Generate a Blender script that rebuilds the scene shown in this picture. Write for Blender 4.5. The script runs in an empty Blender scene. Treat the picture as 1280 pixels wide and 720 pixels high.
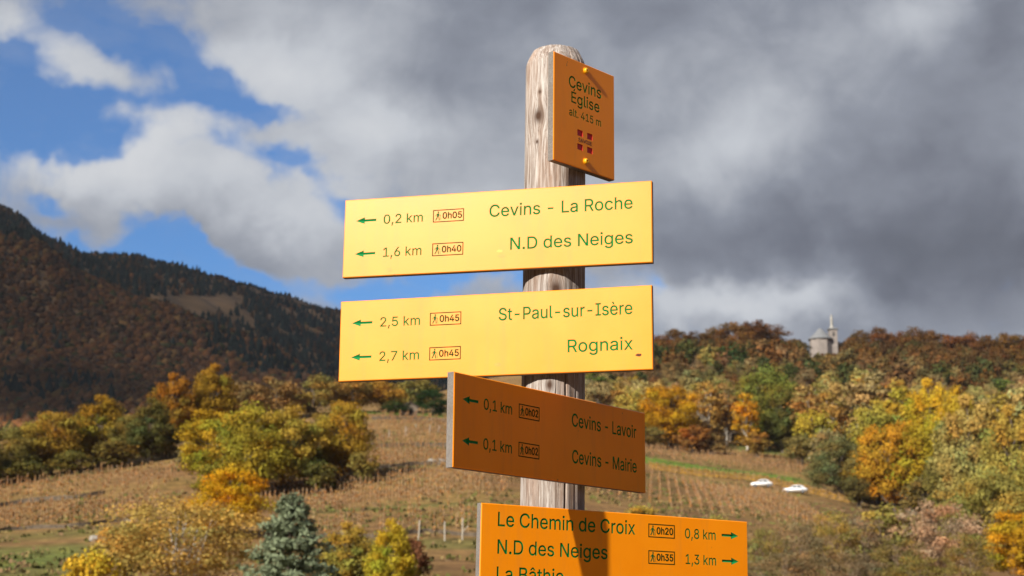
import bpy, bmesh, math, os, random
import numpy as np
from mathutils import Matrix, Vector, geometry

rng = np.random.default_rng(11)
random.seed(5)
SC = bpy.context.scene
COL = SC.collection
RAD = math.radians

# ------------------------------------------------------------------ camera
FPX = 1836.53                     # focal length in pixels of a 1280 wide picture
PITCH, ROLL = 0.220863, 0.011515
_cp, _sp, _cr, _sr = math.cos(PITCH), math.sin(PITCH), math.cos(ROLL), math.sin(ROLL)
FW = np.array([0, _cp, _sp])
_rt, _up = np.array([1.0, 0, 0]), np.array([0, -_sp, _cp])
RT, UP = _rt * _cr + _up * _sr, -_rt * _sr + _up * _cr
cam = bpy.data.cameras.new('camera')
cam.sensor_width = 36.0
cam.lens = FPX / 1280 * 36
cam.clip_start, cam.clip_end = 0.05, 20000
cam.dof.use_dof = True
cam.dof.focus_distance = 2.68
cam.dof.aperture_fstop = 10.0
camo = bpy.data.objects.new('camera', cam)
COL.objects.link(camo)
camo.matrix_world = Matrix(((RT[0], UP[0], -FW[0], 0), (RT[1], UP[1], -FW[1], 0), (RT[2], UP[2], -FW[2], 0), (0, 0, 0, 1)))
SC.camera = camo

# ------------------------------------------------------------------ light
SUN_AZ, SUN_EL = RAD(-141), RAD(28.5)          # azimuth clockwise from +Y
LDIR = Vector((math.sin(SUN_AZ) * math.cos(SUN_EL), math.cos(SUN_AZ) * math.cos(SUN_EL), math.sin(SUN_EL)))
sun = bpy.data.lights.new('sun', 'SUN')
sun.energy = 4.2
sun.angle = RAD(0.53)
sun.color = (1.0, 0.93, 0.82)
suno = bpy.data.objects.new('sun', sun)
COL.objects.link(suno)
suno.rotation_euler = LDIR.to_track_quat('Z', 'Y').to_euler()

SC.view_settings.view_transform = 'Standard'
SC.view_settings.look = 'None'
SC.view_settings.gamma = 1.0
SC.view_settings.exposure = 1.05
SC.cycles.use_denoising = True
SC.cycles.max_bounces = 6
SC.cycles.transparent_max_bounces = 6
SC.cycles.sample_clamp_indirect = 6.0
SC.cycles.volume_bounces = 0

SKY_STRENGTH = 0.08


class NT:
    """small helper round a node tree"""
    def __init__(s, tree):
        s.t = tree
        s.t.nodes.clear()

    def n(s, kind, **kw):
        nd = s.t.nodes.new(kind)
        for k, v in kw.items():
            if k == 'inp':
                for i, val in v.items():
                    if hasattr(val, 'node'):
                        s.t.links.new(val, nd.inputs[i])
                    else:
                        nd.inputs[i].default_value = val
            else:
                setattr(nd, k, v)
        return nd

    def math(s, op, a, b=0.0, c=0.0, clamp=False):
        nd = s.n('ShaderNodeMath', operation=op, use_clamp=clamp, inp={0: a, 1: b, 2: c})
        return nd.outputs[0]

    def vec(s, op, a, b=(0, 0, 0), c=(0, 0, 0)):
        nd = s.n('ShaderNodeVectorMath', operation=op, inp={0: a, 1: b})
        if op == 'MULTIPLY_ADD':
            if hasattr(c, 'node'):
                s.t.links.new(c, nd.inputs[2])
            else:
                nd.inputs[2].default_value = c
        return nd.outputs[1] if op in ('DOT_PRODUCT', 'LENGTH') else nd.outputs[0]

    def mix(s, fac, a, b, blend='MIX'):
        nd = s.n('ShaderNodeMix', data_type='RGBA', blend_type=blend)
        for i, v in ((0, fac), (6, a), (7, b)):
            if hasattr(v, 'node'):
                s.t.links.new(v, nd.inputs[i])
            else:
                nd.inputs[i].default_value = v if i == 0 else (*v[:3], 1)
        return nd.outputs[2]

    def ramp(s, fac, stops, interp='LINEAR'):
        nd = s.n('ShaderNodeValToRGB', inp={0: fac})
        cr = nd.color_ramp
        cr.interpolation = interp
        while len(cr.elements) < len(stops):
            cr.elements.new(0.5)
        for e, (p, c) in zip(cr.elements, stops):
            e.position = p
            e.color = (*c, 1) if len(c) == 3 else c
        return nd.outputs[0]

    def noise(s, vec, scale, detail=4, rough=0.55, dist=0.0, out=0):
        nd = s.n('ShaderNodeTexNoise', inp={'Vector': vec, 'Scale': scale, 'Detail': detail, 'Roughness': rough, 'Distortion': dist})
        return nd.outputs[out]

    def rmap(s, v, a, b, c=0.0, d=1.0, smooth=False):
        nd = s.n('ShaderNodeMapRange', inp={0: v, 1: a, 2: b, 3: c, 4: d})
        if smooth:
            nd.interpolation_type = 'SMOOTHSTEP'
        return nd.outputs[0]


def ray(px, py):
    return FW + (px - 640) / FPX * RT - (py - 360) / FPX * UP


def azel(px, py):
    v = ray(px, py)
    v = v / np.linalg.norm(v)
    return math.degrees(math.atan2(v[0], v[1])), math.degrees(math.asin(v[2]))


def build_world():
    w = bpy.data.worlds.new('World')
    SC.world = w
    w.use_nodes = True
    N = NT(w.node_tree)
    out = N.n('ShaderNodeOutputWorld')
    bg = N.n('ShaderNodeBackground', inp={1: SKY_STRENGTH})
    N.t.links.new(bg.outputs[0], out.inputs[0])
    sky = N.n('ShaderNodeTexSky', sky_type='NISHITA', sun_disc=False, sun_elevation=SUN_EL, sun_rotation=SUN_AZ, altitude=400)
    sky.air_density, sky.dust_density, sky.ozone_density = 1.0, 0.2, 2.5
    skyc = N.mix(1.0, sky.outputs[0], (0.35, 0.57, 0.80), 'MULTIPLY')
    tc = N.n('ShaderNodeTexCoord').outputs['Generated']
    # billowing: displace the direction a little with noise before looking the clouds up
    warp = N.vec('SUBTRACT', N.noise(tc, 7.0, 5, 0.62, out=1), (0.5, 0.5, 0.5))
    d2 = N.vec('MULTIPLY_ADD', warp, (0.115, 0.115, 0.115), tc)
    sep = N.n('ShaderNodeSeparateXYZ', inp={0: d2})
    az = N.math('DEGREES', N.math('ARCTAN2', sep.outputs[0], sep.outputs[1]))
    el = N.math('DEGREES', N.math('ARCSINE', sep.outputs[2]))
    P = N.n('ShaderNodeCombineXYZ', inp={0: az, 1: el}).outputs[0]

    def blobs(acc, lst):
        for (px, py, rx, ry, amp) in lst:
            a, e = azel(px, py)
            sx, sy = 1 / (rx / 32.0), 1 / (ry / 32.0)          # 32 px is one degree
            dd = N.vec('MULTIPLY_ADD', P, (sx, sy, 0), (-a * sx, -e * sy, 0))
            g = N.math('POWER', 0.36788, N.vec('DOT_PRODUCT', dd, dd))
            acc = N.math('MULTIPLY_ADD', g, amp, acc)
        return acc
    n1 = N.noise(N.vec('MULTIPLY', tc, (1, 1, 1.5)), 7.0, 9, 0.58, 0.2)
    n2 = N.noise(N.vec('MULTIPLY', tc, (1, 1, 1.8)), 3.2, 6, 0.5)
    n4 = N.noise(N.vec('MULTIPLY', tc, (1, 1, 1.6)), 9.0, 8, 0.62, 0.6)
    n3 = N.noise(tc, 17.0, 7, 0.6, 0.5)
    # how much cloud stands in each direction
    dens = N.math('MULTIPLY_ADD', N.math('SUBTRACT', n1, 0.5), 1.6, 0.66)
    dens = N.math('MULTIPLY_ADD', N.math('SUBTRACT', n3, 0.5), 1.25, dens)
    holes = [(35, 120, 75, 60, -.75), (20, 190, 60, 28, -.5), (160, 22, 60, 30, -.6), (90, 15, 40, 18, -.35), (200, 75, 45, 22, -.35), (250, 92, 44, 24, -.85),
             (240, 128, 50, 28, -.85), (325, 148, 36, 24, -.85), (125, 182, 45, 22, -.6), (362, 215, 28, 16, -.6), (425, 242, 34, 18, -.65),
             (165, 278, 20, 22, -.55), (205, 312, 48, 22, -.6), (245, 332, 60, 20, -.6), (335, 342, 48, 20, -.6), (55, 270, 28, 14, -.6),
             (110, 330, 70, 24, -.6), (500, 362, 120, 22, -.75), (610, 358, 80, 18, -.7), (820, 378, 26, 14, -.45), (-120, 150, 110, 110, -.5),
             (200, 40, 60, 30, -.35), (-140, 20, 100, 60, -.3), (290, 205, 40, 16, -.3)]
    holes += [(120, 132, 70, 22, -.5), (20, 70, 40, 20, -.3), (285, 302, 120, 24, .55), (70, 300, 60, 18, .25), (385, 335, 50, 16, .3), (105, 75, 58, 30, .42), (5, 18, 26, 24, .4), (190, 170, 62, 22, .25), (235, 205, 60, 18, .3), (95, 232, 110, 34, .5), (240, 262, 140, 34, .42),
              (265, 265, 130, 34, .55), (330, 60, 90, 60, .45), (330, 185, 40, 18, .25), (420, 180, 90, 60, .4), (760, 100, 400, 260, .55),
              (1050, 250, 400, 260, .55), (900, 395, 120, 24, .2), (1280, 220, 90, 90, .35)]
    dens = blobs(dens, holes)
    veil = N.rmap(n4, .42, .75, 0.02, .34)
    alpha = N.math('MAXIMUM', N.rmap(dens, 0.20, 0.98, smooth=True), veil)
    # how bright the cloud is there
    lum = N.math('MULTIPLY_ADD', N.math('SUBTRACT', n2, 0.5), 0.42, 0.34)
    lum = N.math('MULTIPLY_ADD', N.math('SUBTRACT', n1, 0.5), 0.34, lum)
    lum = N.math('MULTIPLY_ADD', N.math('SUBTRACT', n3, 0.5), 0.23, lum)
    lights = [(210, 190, 300, 170, .10), (100, 70, 70, 36, .12), (10, 20, 40, 30, .12), (200, 180, 90, 40, .14), (100, 222, 120, 34, .20), (60, 80, 60, 40, .06), (330, 70, 90, 60, .19),
              (300, 250, 130, 45, .13), (455, 160, 70, 50, .2), (390, 250, 60, 60, .05), (940, 160, 110, 75, .17), (1110, 30, 90, 45, .13),
              (860, 200, 80, 60, .05), (900, 395, 150, 26, .2), (1010, 400, 80, 22, .1), (450, 20, 60, 40, .04),
              (620, 40, 110, 60, -.09), (560, 120, 90, 60, -.08), (800, 40, 80, 40, -.06), (1240, 40, 70, 60, -.17), (1190, 310, 180, 70, -.20),
              (970, 310, 160, 50, -.09), (820, 300, 90, 50, -.06), (1250, 210, 60, 50, -.05), (1130, 200, 90, 40, -.06), (1200, 395, 90, 20, -.02),
              (230, 235, 60, 20, -.05), (330, 310, 80, 30, -.07)]
    lum = blobs(lum, lights)
    # unseen cloud behind the viewer darkened to lower the ambient light
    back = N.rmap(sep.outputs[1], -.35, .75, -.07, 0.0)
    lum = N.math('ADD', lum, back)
    edge = N.math('MULTIPLY_ADD', alpha, -0.05, 0.05)
    lum = N.math('ADD', lum, edge)
    ccol = N.ramp(lum, [(0.0, (.07, .078, .105)), (0.16, (.14, .153, .195)), (0.30, (.245, .267, .32)), (0.52, (.55, .575, .62)), (1.0, (.95, .94, .93))])
    k = 1.0 / SKY_STRENGTH / (2 ** SC.view_settings.exposure)
    ccol = N.vec('SCALE', ccol)
    ccol.node.inputs[3].default_value = k
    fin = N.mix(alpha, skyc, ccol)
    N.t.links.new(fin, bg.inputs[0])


build_world()

# ------------------------------------------------------------------ helpers


def tag(o, label=None, cat=None, group=None, kind=None):
    for k, v in (('label', label), ('category', cat), ('group', group), ('kind', kind)):
        if v:
            o[k] = v
    return o


def empty(name, loc=(0, 0, 0), rot=(0, 0, 0), parent=None):
    o = bpy.data.objects.new(name, None)
    o.empty_display_size = 0.1
    COL.objects.link(o)
    o.location, o.rotation_euler = loc, rot
    if parent:
        o.parent = parent
    return o


def mesh_obj(name, me, parent=None, loc=(0, 0, 0), rot=(0, 0, 0)):
    o = bpy.data.objects.new(name, me)
    COL.objects.link(o)
    o.location, o.rotation_euler = loc, rot
    if parent:
        o.parent = parent
    return o


def np_mesh(name, V, F, mats, tint=None, smooth=False, midx=None):
    """mesh from numpy arrays; F is a (n,k) array or a list of face lists; tint one colour per face"""
    me = bpy.data.meshes.new(name)
    V = np.asarray(V, dtype=np.float32)
    if isinstance(F, np.ndarray):
        nf, k = F.shape
        me.vertices.add(len(V))
        me.vertices.foreach_set('co', V.ravel())
        me.loops.add(nf * k)
        me.loops.foreach_set('vertex_index', F.astype(np.int32).ravel())
        me.polygons.add(nf)
        me.polygons.foreach_set('loop_start', np.arange(0, nf * k, k, dtype=np.int32))
        me.update(calc_edges=True)
    else:
        me.from_pydata([tuple(v) for v in V], [], F)
    for m in (mats if isinstance(mats, (list, tuple)) else [mats]):
        me.materials.append(m)
    if tint is not None:
        at = me.attributes.new('tint', 'FLOAT_COLOR', 'FACE')
        T = np.ones((len(me.polygons), 4), np.float32)
        T[:, :3] = tint
        at.data.foreach_set('color', T.ravel())
    if midx is not None:
        me.polygons.foreach_set('material_index', np.asarray(midx, np.int32))
    if smooth:
        me.polygons.foreach_set('use_smooth', np.ones(len(me.polygons), bool))
    me.validate()
    me.update()
    return me


def bm_mesh(name, bm, mat, smooth=False):
    me = bpy.data.meshes.new(name)
    bm.normal_update()
    bm.to_mesh(me)
    bm.free()
    for m in (mat if isinstance(mat, (list, tuple)) else [mat]):
        me.materials.append(m)
    if smooth:
        for p in me.polygons:
            p.use_smooth = True
    return me


def add_box(bm, c, s, bevel=0.0, rz=0.0):
    g = bmesh.ops.create_cube(bm, size=1.0)
    vs = g['verts']
    bmesh.ops.scale(bm, vec=s, verts=vs)
    if bevel:
        es = list({e for v in vs for e in v.link_edges})
        r = bmesh.ops.bevel(bm, geom=es, offset=bevel, segments=2, affect='EDGES', profile=0.6)
        vs = list({v for f in r['faces'] for v in f.verts} | {v for v in vs if v.is_valid})
    if rz:
        bmesh.ops.rotate(bm, cent=(0, 0, 0), matrix=Matrix.Rotation(rz, 3, 'Z'), verts=vs)
    bmesh.ops.translate(bm, vec=c, verts=vs)
    return vs


def add_tube(bm, p0, p1, r0, r1, seg=8, cap=True):
    p0, p1 = Vector(p0), Vector(p1)
    d = (p1 - p0)
    q = d.to_track_quat('Z', 'Y').to_matrix()
    ring = []
    for p, r in ((p0, r0), (p1, r1)):
        ring.append([bm.verts.new(p + q @ Vector((math.cos(a) * r, math.sin(a) * r, 0))) for a in [2 * math.pi * i / seg for i in range(seg)]])
    for i in range(seg):
        j = (i + 1) % seg
        bm.faces.new((ring[0][i], ring[0][j], ring[1][j], ring[1][i]))
    if cap:
        bm.faces.new(ring[0][::-1])
        bm.faces.new(ring[1])


def add_prism(bm, pts, z0, z1, axis='Z'):
    """extrude a polygon; axis Z: pts are (x,y); axis Y: pts are (x,z) and z0,z1 are y"""
    def V(p, h):
        return (p[0], p[1], h) if axis == 'Z' else (p[0], h, p[1])
    a = [bm.verts.new(V(p, z0)) for p in pts]
    b = [bm.verts.new(V(p, z1)) for p in pts]
    n = len(pts)
    for i in range(n):
        j = (i + 1) % n
        bm.faces.new((a[i], a[j], b[j], b[i]))
    bm.faces.new(a[::-1])
    bm.faces.new(b)
    bmesh.ops.recalc_face_normals(bm, faces=bm.faces[:])


def new_mat(name):
    m = bpy.data.materials.new(name)
    m.use_nodes = True
    N = NT(m.node_tree)
    out = N.n('ShaderNodeOutputMaterial')
    return m, N, out


def plain(name, col, rough=0.6, var=0.15, scale=8.0, metallic=0.0, bump=0.0, spec=0.5):
    m, N, out = new_mat(name)
    oc = N.n('ShaderNodeTexCoord').outputs['Object']
    nz = N.noise(oc, scale, 5)
    c = N.mix(N.rmap(nz, .3, .7), tuple(x * (1 - var) for x in col), tuple(min(1, x * (1 + var)) for x in col))
    b = N.n('ShaderNodeBsdfPrincipled', inp={'Base Color': c, 'Roughness': rough, 'Metallic': metallic, 'Specular IOR Level': spec})
    if bump:
        bp = N.n('ShaderNodeBump', inp={'Strength': bump, 'Distance': 0.02, 'Height': nz})
        N.t.links.new(bp.outputs[0], b.inputs['Normal'])
    N.t.links.new(b.outputs[0], out.inputs[0])
    return m


def leaf_material(name, use_obj=True, trans=0.25):
    m, N, out = new_mat(name)
    t = N.n('ShaderNodeAttribute', attribute_name='tint').outputs['Color']
    if use_obj:
        oi = N.n('ShaderNodeObjectInfo')
        t = N.mix(1.0, t, oi.outputs['Color'], 'MULTIPLY')
    d = N.n('ShaderNodeBsdfDiffuse', inp={0: t})
    if trans:
        tr = N.n('ShaderNodeBsdfTranslucent', inp={0: t})
        mx = N.n('ShaderNodeMixShader', inp={0: trans, 1: d.outputs[0], 2: tr.outputs[0]})
        N.t.links.new(mx.outputs[0], out.inputs[0])
    else:
        N.t.links.new(d.outputs[0], out.inputs[0])
    return m


M_LEAF = leaf_material('foliage')
M_MASS = leaf_material('foliage_mass', use_obj=False, trans=0.2)
M_BARK = plain('bark', (.11, .085, .065), .9, .35, 6.0)
M_TWIG = plain('twigs', (.24, .17, .115), .9, .3, 5.0)
M_PALEBARK = plain('pale_bark', (.42, .38, .32), .85, .3, 5.0)

# ------------------------------------------------------------------ terrain
PXK = [-250, 0, 120, 240, 360, 480, 600, 720, 850, 980, 1100, 1200, 1280, 1500]
YROWS = [
    (100, [738, 738, 738, 740, 742, 738, 738, 740, 745, 748, 752, 754, 754, 754]),
    (140, [695, 695, 692, 694, 698, 690, 688, 690, 697, 708, 722, 728, 728, 728]),
    (190, [650, 645, 635, 630, 638, 625, 622, 628, 645, 662, 690, 702, 702, 702]),
    (240, [612, 605, 588, 572, 588, 575, 575, 592, 618, 634, 658, 680, 682, 678]),
    (290, [597, 595, 568, 545, 550, 545, 548, 570, 602, 616, 638, 655, 655, 650]),
    (340, [590, 585, 560, 530, 525, 522, 528, 555, 577, 590, 613, 630, 630, 625]),
    (400, [592, 585, 560, 525, 510, 508, 515, 535, 553, 561, 585, 600, 600, 595]),
    (480, [602, 592, 565, 525, 508, 505, 505, 506, 508, 514, 532, 545, 548, 545]),
    (600, [625, 602, 575, 530, 512, 505, 480, 460, 448, 447, 464, 474, 474, 468]),
    (700, [650, 622, 590, 540, 515, 510, 474, 447, 437, 438, 444, 446, 449, 452]),
    (900, [715, 690, 650, 590, 560, 530, 500, 475, 462, 462, 464, 466, 468, 470]),
]
CK = np.array([ray(p, 620)[0] / ray(p, 620)[1] for p in PXK])
YK = [1.0, 5.0, 12.0, 30.0, 60.0] + [r[0] for r in YROWS] + [1300.0]
ZK = [np.full(len(PXK), z) for z in (-1.66, -1.68, -2.2, -5.0, -4.5)]
for Yv, rows in YROWS:
    ZK.append(np.array([Yv * ray(p, r)[2] / ray(p, r)[1] for p, r in zip(PXK, rows)]))
ZK.append(ZK[-1] - 120)
ZK = np.array(ZK)
GC = np.linspace(CK[0], CK[-1], 220)
GL = np.linspace(0, math.log(1300.0), 320)
_tmp = np.array([np.interp(GC, CK, row) for row in ZK])
GZ = np.array([np.interp(GL, np.log(YK), _tmp[:, i]) for i in range(len(GC))]).T      # [L, C]


def blur(A, n, ax):
    k = np.exp(-np.linspace(-2, 2, 2 * n + 1) ** 2)
    k /= k.sum()
    A = np.moveaxis(A, ax, 0)
    pad = np.concatenate([np.repeat(A[:1], n, 0), A, np.repeat(A[-1:], n, 0)])
    r = sum(k[i] * pad[i:i + len(A)] for i in range(2 * n + 1))
    return np.moveaxis(r, 0, ax)


GZ = blur(blur(GZ, 9, 1), 5, 0)


def terrain(x, y):
    x, y = np.asarray(x, float), np.asarray(y, float)
    yy = np.clip(y, 1.0, 1299)
    c = np.clip(x / np.maximum(yy, 8.0), GC[0], GC[-1] - 1e-9)
    fi = np.clip(np.log(yy) / GL[-1] * (len(GL) - 1), 0, len(GL) - 1.001)
    fj = np.clip((c - GC[0]) / (GC[-1] - GC[0]) * (len(GC) - 1), 0, len(GC) - 1.001)
    i, j = fi.astype(int), fj.astype(int)
    a, b = fi - i, fj - j
    z = GZ[i, j] * (1 - a) * (1 - b) + GZ[i + 1, j] * a * (1 - b) + GZ[i, j + 1] * (1 - a) * b + GZ[i + 1, j + 1] * a * b
    return z + 0.25 * np.sin(x * .11 + y * .07) * np.clip((y - 60) / 60, 0, 1)


def project(p):
    p = np.asarray(p, float)
    d = p @ FW
    return 640 + FPX * (p @ RT) / d, 360 - FPX * (p @ UP) / d


def at(px, Y, dz=0.0):
    """the point of the ground that shows in column px at the distance Y"""
    x = Y * ray(px, 620)[0] / ray(px, 620)[1]
    for _ in range(4):
        z = float(terrain(x, Y)) + dz
        q = project((x, Y, z))[0]
        x += (px - q) / FPX * Y
    return np.array([x, Y, float(terrain(x, Y)) + dz])


def ground_colour(X, Y, Z):
    """base colour of the ground from what grows there"""
    P = np.stack([X, Y, Z], -1)
    d = P @ FW
    d = np.where(d < 1, 1, d)
    px = 640 + FPX * (P @ RT) / d
    soil = np.array([.185, .104, .046])
    dry = np.array([.235, .143, .055])
    grass = np.array([.11, .135, .035])
    litter = np.array([.115, .07, .032])
    n = 0.5 + 0.5 * np.sin(X * .19 + 1.3 * np.sin(Y * .05)) * np.sin(Y * .13 + np.sin(X * .07))
    C = soil + (dry - soil) * np.clip(n * 1.1, 0, 1)[:, None]

    def put(mask, col):
        nonlocal C
        mask = np.clip(mask, 0, 1)[:, None]
        C = C * (1 - mask) + col * mask

    def box(pa, pb, ya, yb, sp=14, sy=5):
        return np.clip((px - pa) / sp, 0, 1) * np.clip((pb - px) / sp, 0, 1) * np.clip((Y - ya) / sy, 0, 1) * np.clip((yb - Y) / sy, 0, 1)
    put(box(-400, 125, 100, 151, 30, 4) * (.55 + .45 * n), grass)
    put(box(-400, 300, 151, 165, 30, 6) * .45, grass)
    put(box(780, 1012, 312, 334, 18, 4) * .95, np.array([.125, .185, .03]))
    put(box(430, 640, 352, 376, 20, 5) * .95, np.array([.125, .175, .03]))
    put(box(905, 1010, 375, 400, 20, 6) * .8, grass * 1.2)
    put(box(420, 660, 136, 150, 30, 4) * .55, grass)
    put(box(380, 660, 178, 185, 30, 3) * .7, grass * .8)
    put(box(440, 660, 262, 269, 30, 2) * .8, grass * .7)
    put(box(400, 660, 222, 228, 30, 2) * .55, grass)
    put(np.clip((Y - 395) / 25, 0, 1) * np.clip((px - 660) / 40, 0, 1), litter)
    put(np.clip((Y - 255) / 25, 0, 1) * np.clip((330 - px) / 60, 0, 1), litter)
    put(np.clip((px - 1020) / 60, 0, 1) * np.clip((Y - 200) / 40, 0, 1), litter * 1.3)
    put(np.clip((60 - Y) / 30, 0, 1), np.array([.21, .12, .06]))
    return C


def build_ground():
    ys = np.concatenate([[-1500, -700, -300, -120, -50, -20, -8, 0], np.linspace(3, 90, 30)[0:], np.linspace(93, 460, 230), np.geomspace(466, 1290, 60)])
    cs = np.linspace(-1, 1, 301)
    cs = np.sign(cs) * np.abs(cs) ** 1.35
    W = np.maximum(60, np.abs(ys) * 0.62 + 40)
    X = W[:, None] * cs[None, :]
    Yg = np.repeat(ys[:, None], len(cs), 1)
    Z = terrain(X, Yg)
    Z = np.where(Yg < -8, -1.66 - (np.abs(Yg) - 8) * .01, Z)
    V = np.stack([X, Yg, Z], -1).reshape(-1, 3)
    nr, nc = X.shape
    idx = np.arange(nr * nc).reshape(nr, nc)
    F = np.stack([idx[:-1, :-1], idx[:-1, 1:], idx[1:, 1:], idx[1:, :-1]], -1).reshape(-1, 4)
    m, N, out = new_mat('hillside_soil')
    oc = N.n('ShaderNodeTexCoord').outputs['Object']
    a = N.n('ShaderNodeAttribute', attribute_name='ground').outputs['Color']
    n1 = N.noise(oc, .45, 8, .68)
    n2 = N.noise(oc, .06, 4)
    c = N.mix(N.rmap(n1, .32, .68), N.mix(1, a, (.52, .50, .50), 'MULTIPLY'), N.mix(1, a, (1.45, 1.42, 1.35), 'MULTIPLY'))
    c = N.mix(N.rmap(n2, .45, .7, 0, .55), c, N.mix(1, c, (.85, 1.08, .7), 'MULTIPLY'))
    bp = N.n('ShaderNodeBump', inp={'Strength': .9, 'Distance': .5, 'Height': n1})
    b = N.n('ShaderNodeBsdfPrincipled', inp={'Base Color': c, 'Roughness': .95, 'Specular IOR Level': .1, 'Normal': bp.outputs[0]})
    N.t.links.new(b.outputs[0], out.inputs[0])
    me = np_mesh('ground', V, F, m, smooth=True)
    at_ = me.attributes.new('ground', 'FLOAT_COLOR', 'POINT')
    T = np.ones((len(V), 4), np.float32)
    T[:, :3] = ground_colour(V[:, 0], V[:, 1], V[:, 2])
    at_.data.foreach_set('color', T.ravel())
    tag(mesh_obj('ground', me), kind='structure')


build_ground()

# ------------------------------------------------------------------ far mountain
MPX = np.array([-700, -300, 0, 60, 100, 140, 200, 270, 336, 420, 480, 560, 640, 720, 900, 1400])
M_ROWS = [
    (620, [680, 670, 640, 630, 620, 610, 600, 585, 570, 560, 560, 560, 560, 560, 600, 700]),
    (800, [610, 600, 580, 572, 565, 560, 545, 535, 525, 520, 520, 520, 520, 520, 560, 640]),
    (1100, [400, 410, 452, 458, 464, 468, 472, 478, 486, 495, 500, 505, 505, 505, 540, 600]),
    (1300, [120, 190, 288, 322, 353, 370, 388, 424, 446, 476, 486, 495, 500, 500, 540, 600]),
    (1420, [130, 200, 296, 330, 362, 382, 402, 440, 466, 494, 500, 505, 505, 505, 540, 600]),
    (1900, [70, 150, 276, 318, 332, 345, 362, 380, 400, 425, 445, 460, 470, 480, 520, 560]),
    (2500, [40, 100, 259, 306, 326, 325, 338, 346, 362, 384, 400, 420, 438, 455, 480, 500]),
    (3000, [200, 240, 340, 370, 380, 385, 390, 400, 410, 430, 450, 470, 480, 490, 510, 530]),
]
MCK = np.array([ray(p, 420)[0] / ray(p, 420)[1] for p in MPX])
MYK = np.array([r[0] for r in M_ROWS], float)
MZK = np.array([[Yv * ray(p, r)[2] / ray(p, r)[1] for p, r in zip(MPX, rows)] for Yv, rows in M_ROWS])
MGC = np.linspace(MCK[0], MCK[-1], 200)
MGY = np.linspace(620, 3000, 200)
_t = np.array([np.interp(MGC, MCK, row) for row in MZK])
MGZ = np.array([np.interp(MGY, MYK, _t[:, i]) for i in range(200)]).T
MGZ = blur(blur(MGZ, 3, 1), 5, 0)


def mountain(c, y):
    fi = np.clip((y - 620) / 2380 * 199, 0, 198.99)
    fj = np.clip((c - MGC[0]) / (MGC[-1] - MGC[0]) * 199, 0, 198.99)
    i, j = fi.astype(int), fj.astype(int)
    a, b = fi - i, fj - j
    z = MGZ[i, j] * (1 - a) * (1 - b) + MGZ[i + 1, j] * a * (1 - b) + MGZ[i, j + 1] * (1 - a) * b + MGZ[i + 1, j + 1] * a * b
    x = c * y
    return z + (9 * np.sin(x * .013 + y * .004) + 6 * np.sin(x * .031 - y * .017) + 3 * np.sin(x * .06 + y * .05)) * np.clip((y - 800) / 600, 0.1, 1)


def build_mountain():
    C, Yg = np.meshgrid(MGC, MGY)
    Z = mountain(C, Yg)
    V = np.stack([C * Yg, Yg, Z], -1).reshape(-1, 3)
    idx = np.arange(200 * 200).reshape(200, 200)
    F = np.stack([idx[:-1, :-1], idx[:-1, 1:], idx[1:, 1:], idx[1:, :-1]], -1).reshape(-1, 4)
    m = plain('mountain_floor', (.20, .115, .052), .95, .3, .02, spec=.1)
    tag(mesh_obj('mountain', np_mesh('mountain', V, F, m, smooth=True)), kind='structure')


build_mountain()

_ico = bmesh.new()
bmesh.ops.create_icosphere(_ico, subdivisions=1, radius=1.0)
ICO_V = np.array([v.co[:] for v in _ico.verts])
ICO_F = np.array([[v.index for v in f.verts] for f in _ico.faces])
_ico.free()
_a = np.arange(7) * 2 * np.pi / 7
CONE_V = np.concatenate([[[0, 0, 1.0]], np.stack([np.cos(_a) * .2, np.sin(_a) * .2, np.full(7, .5)], -1), np.stack([np.cos(_a) * .28, np.sin(_a) * .28, np.full(7, .0)], -1)])
CONE_F = np.array([[0, 1 + i, 1 + (i + 1) % 7] for i in range(7)] + [[1 + i, 8 + i, 8 + (i + 1) % 7] for i in range(7)] + [[1 + i, 8 + (i + 1) % 7, 1 + (i + 1) % 7] for i in range(7)])


def wave2(x, y, s, seed=0):
    a = np.sin(x / s + seed) * np.cos(y / s * .8 + 1.7 * seed) + .6 * np.sin(x / s * 2.3 + y / s * 1.1 + seed * 2.2) + .4 * np.sin(y / s * 3.1 - x / s * 2.7 + seed)
    return a / 2


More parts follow.
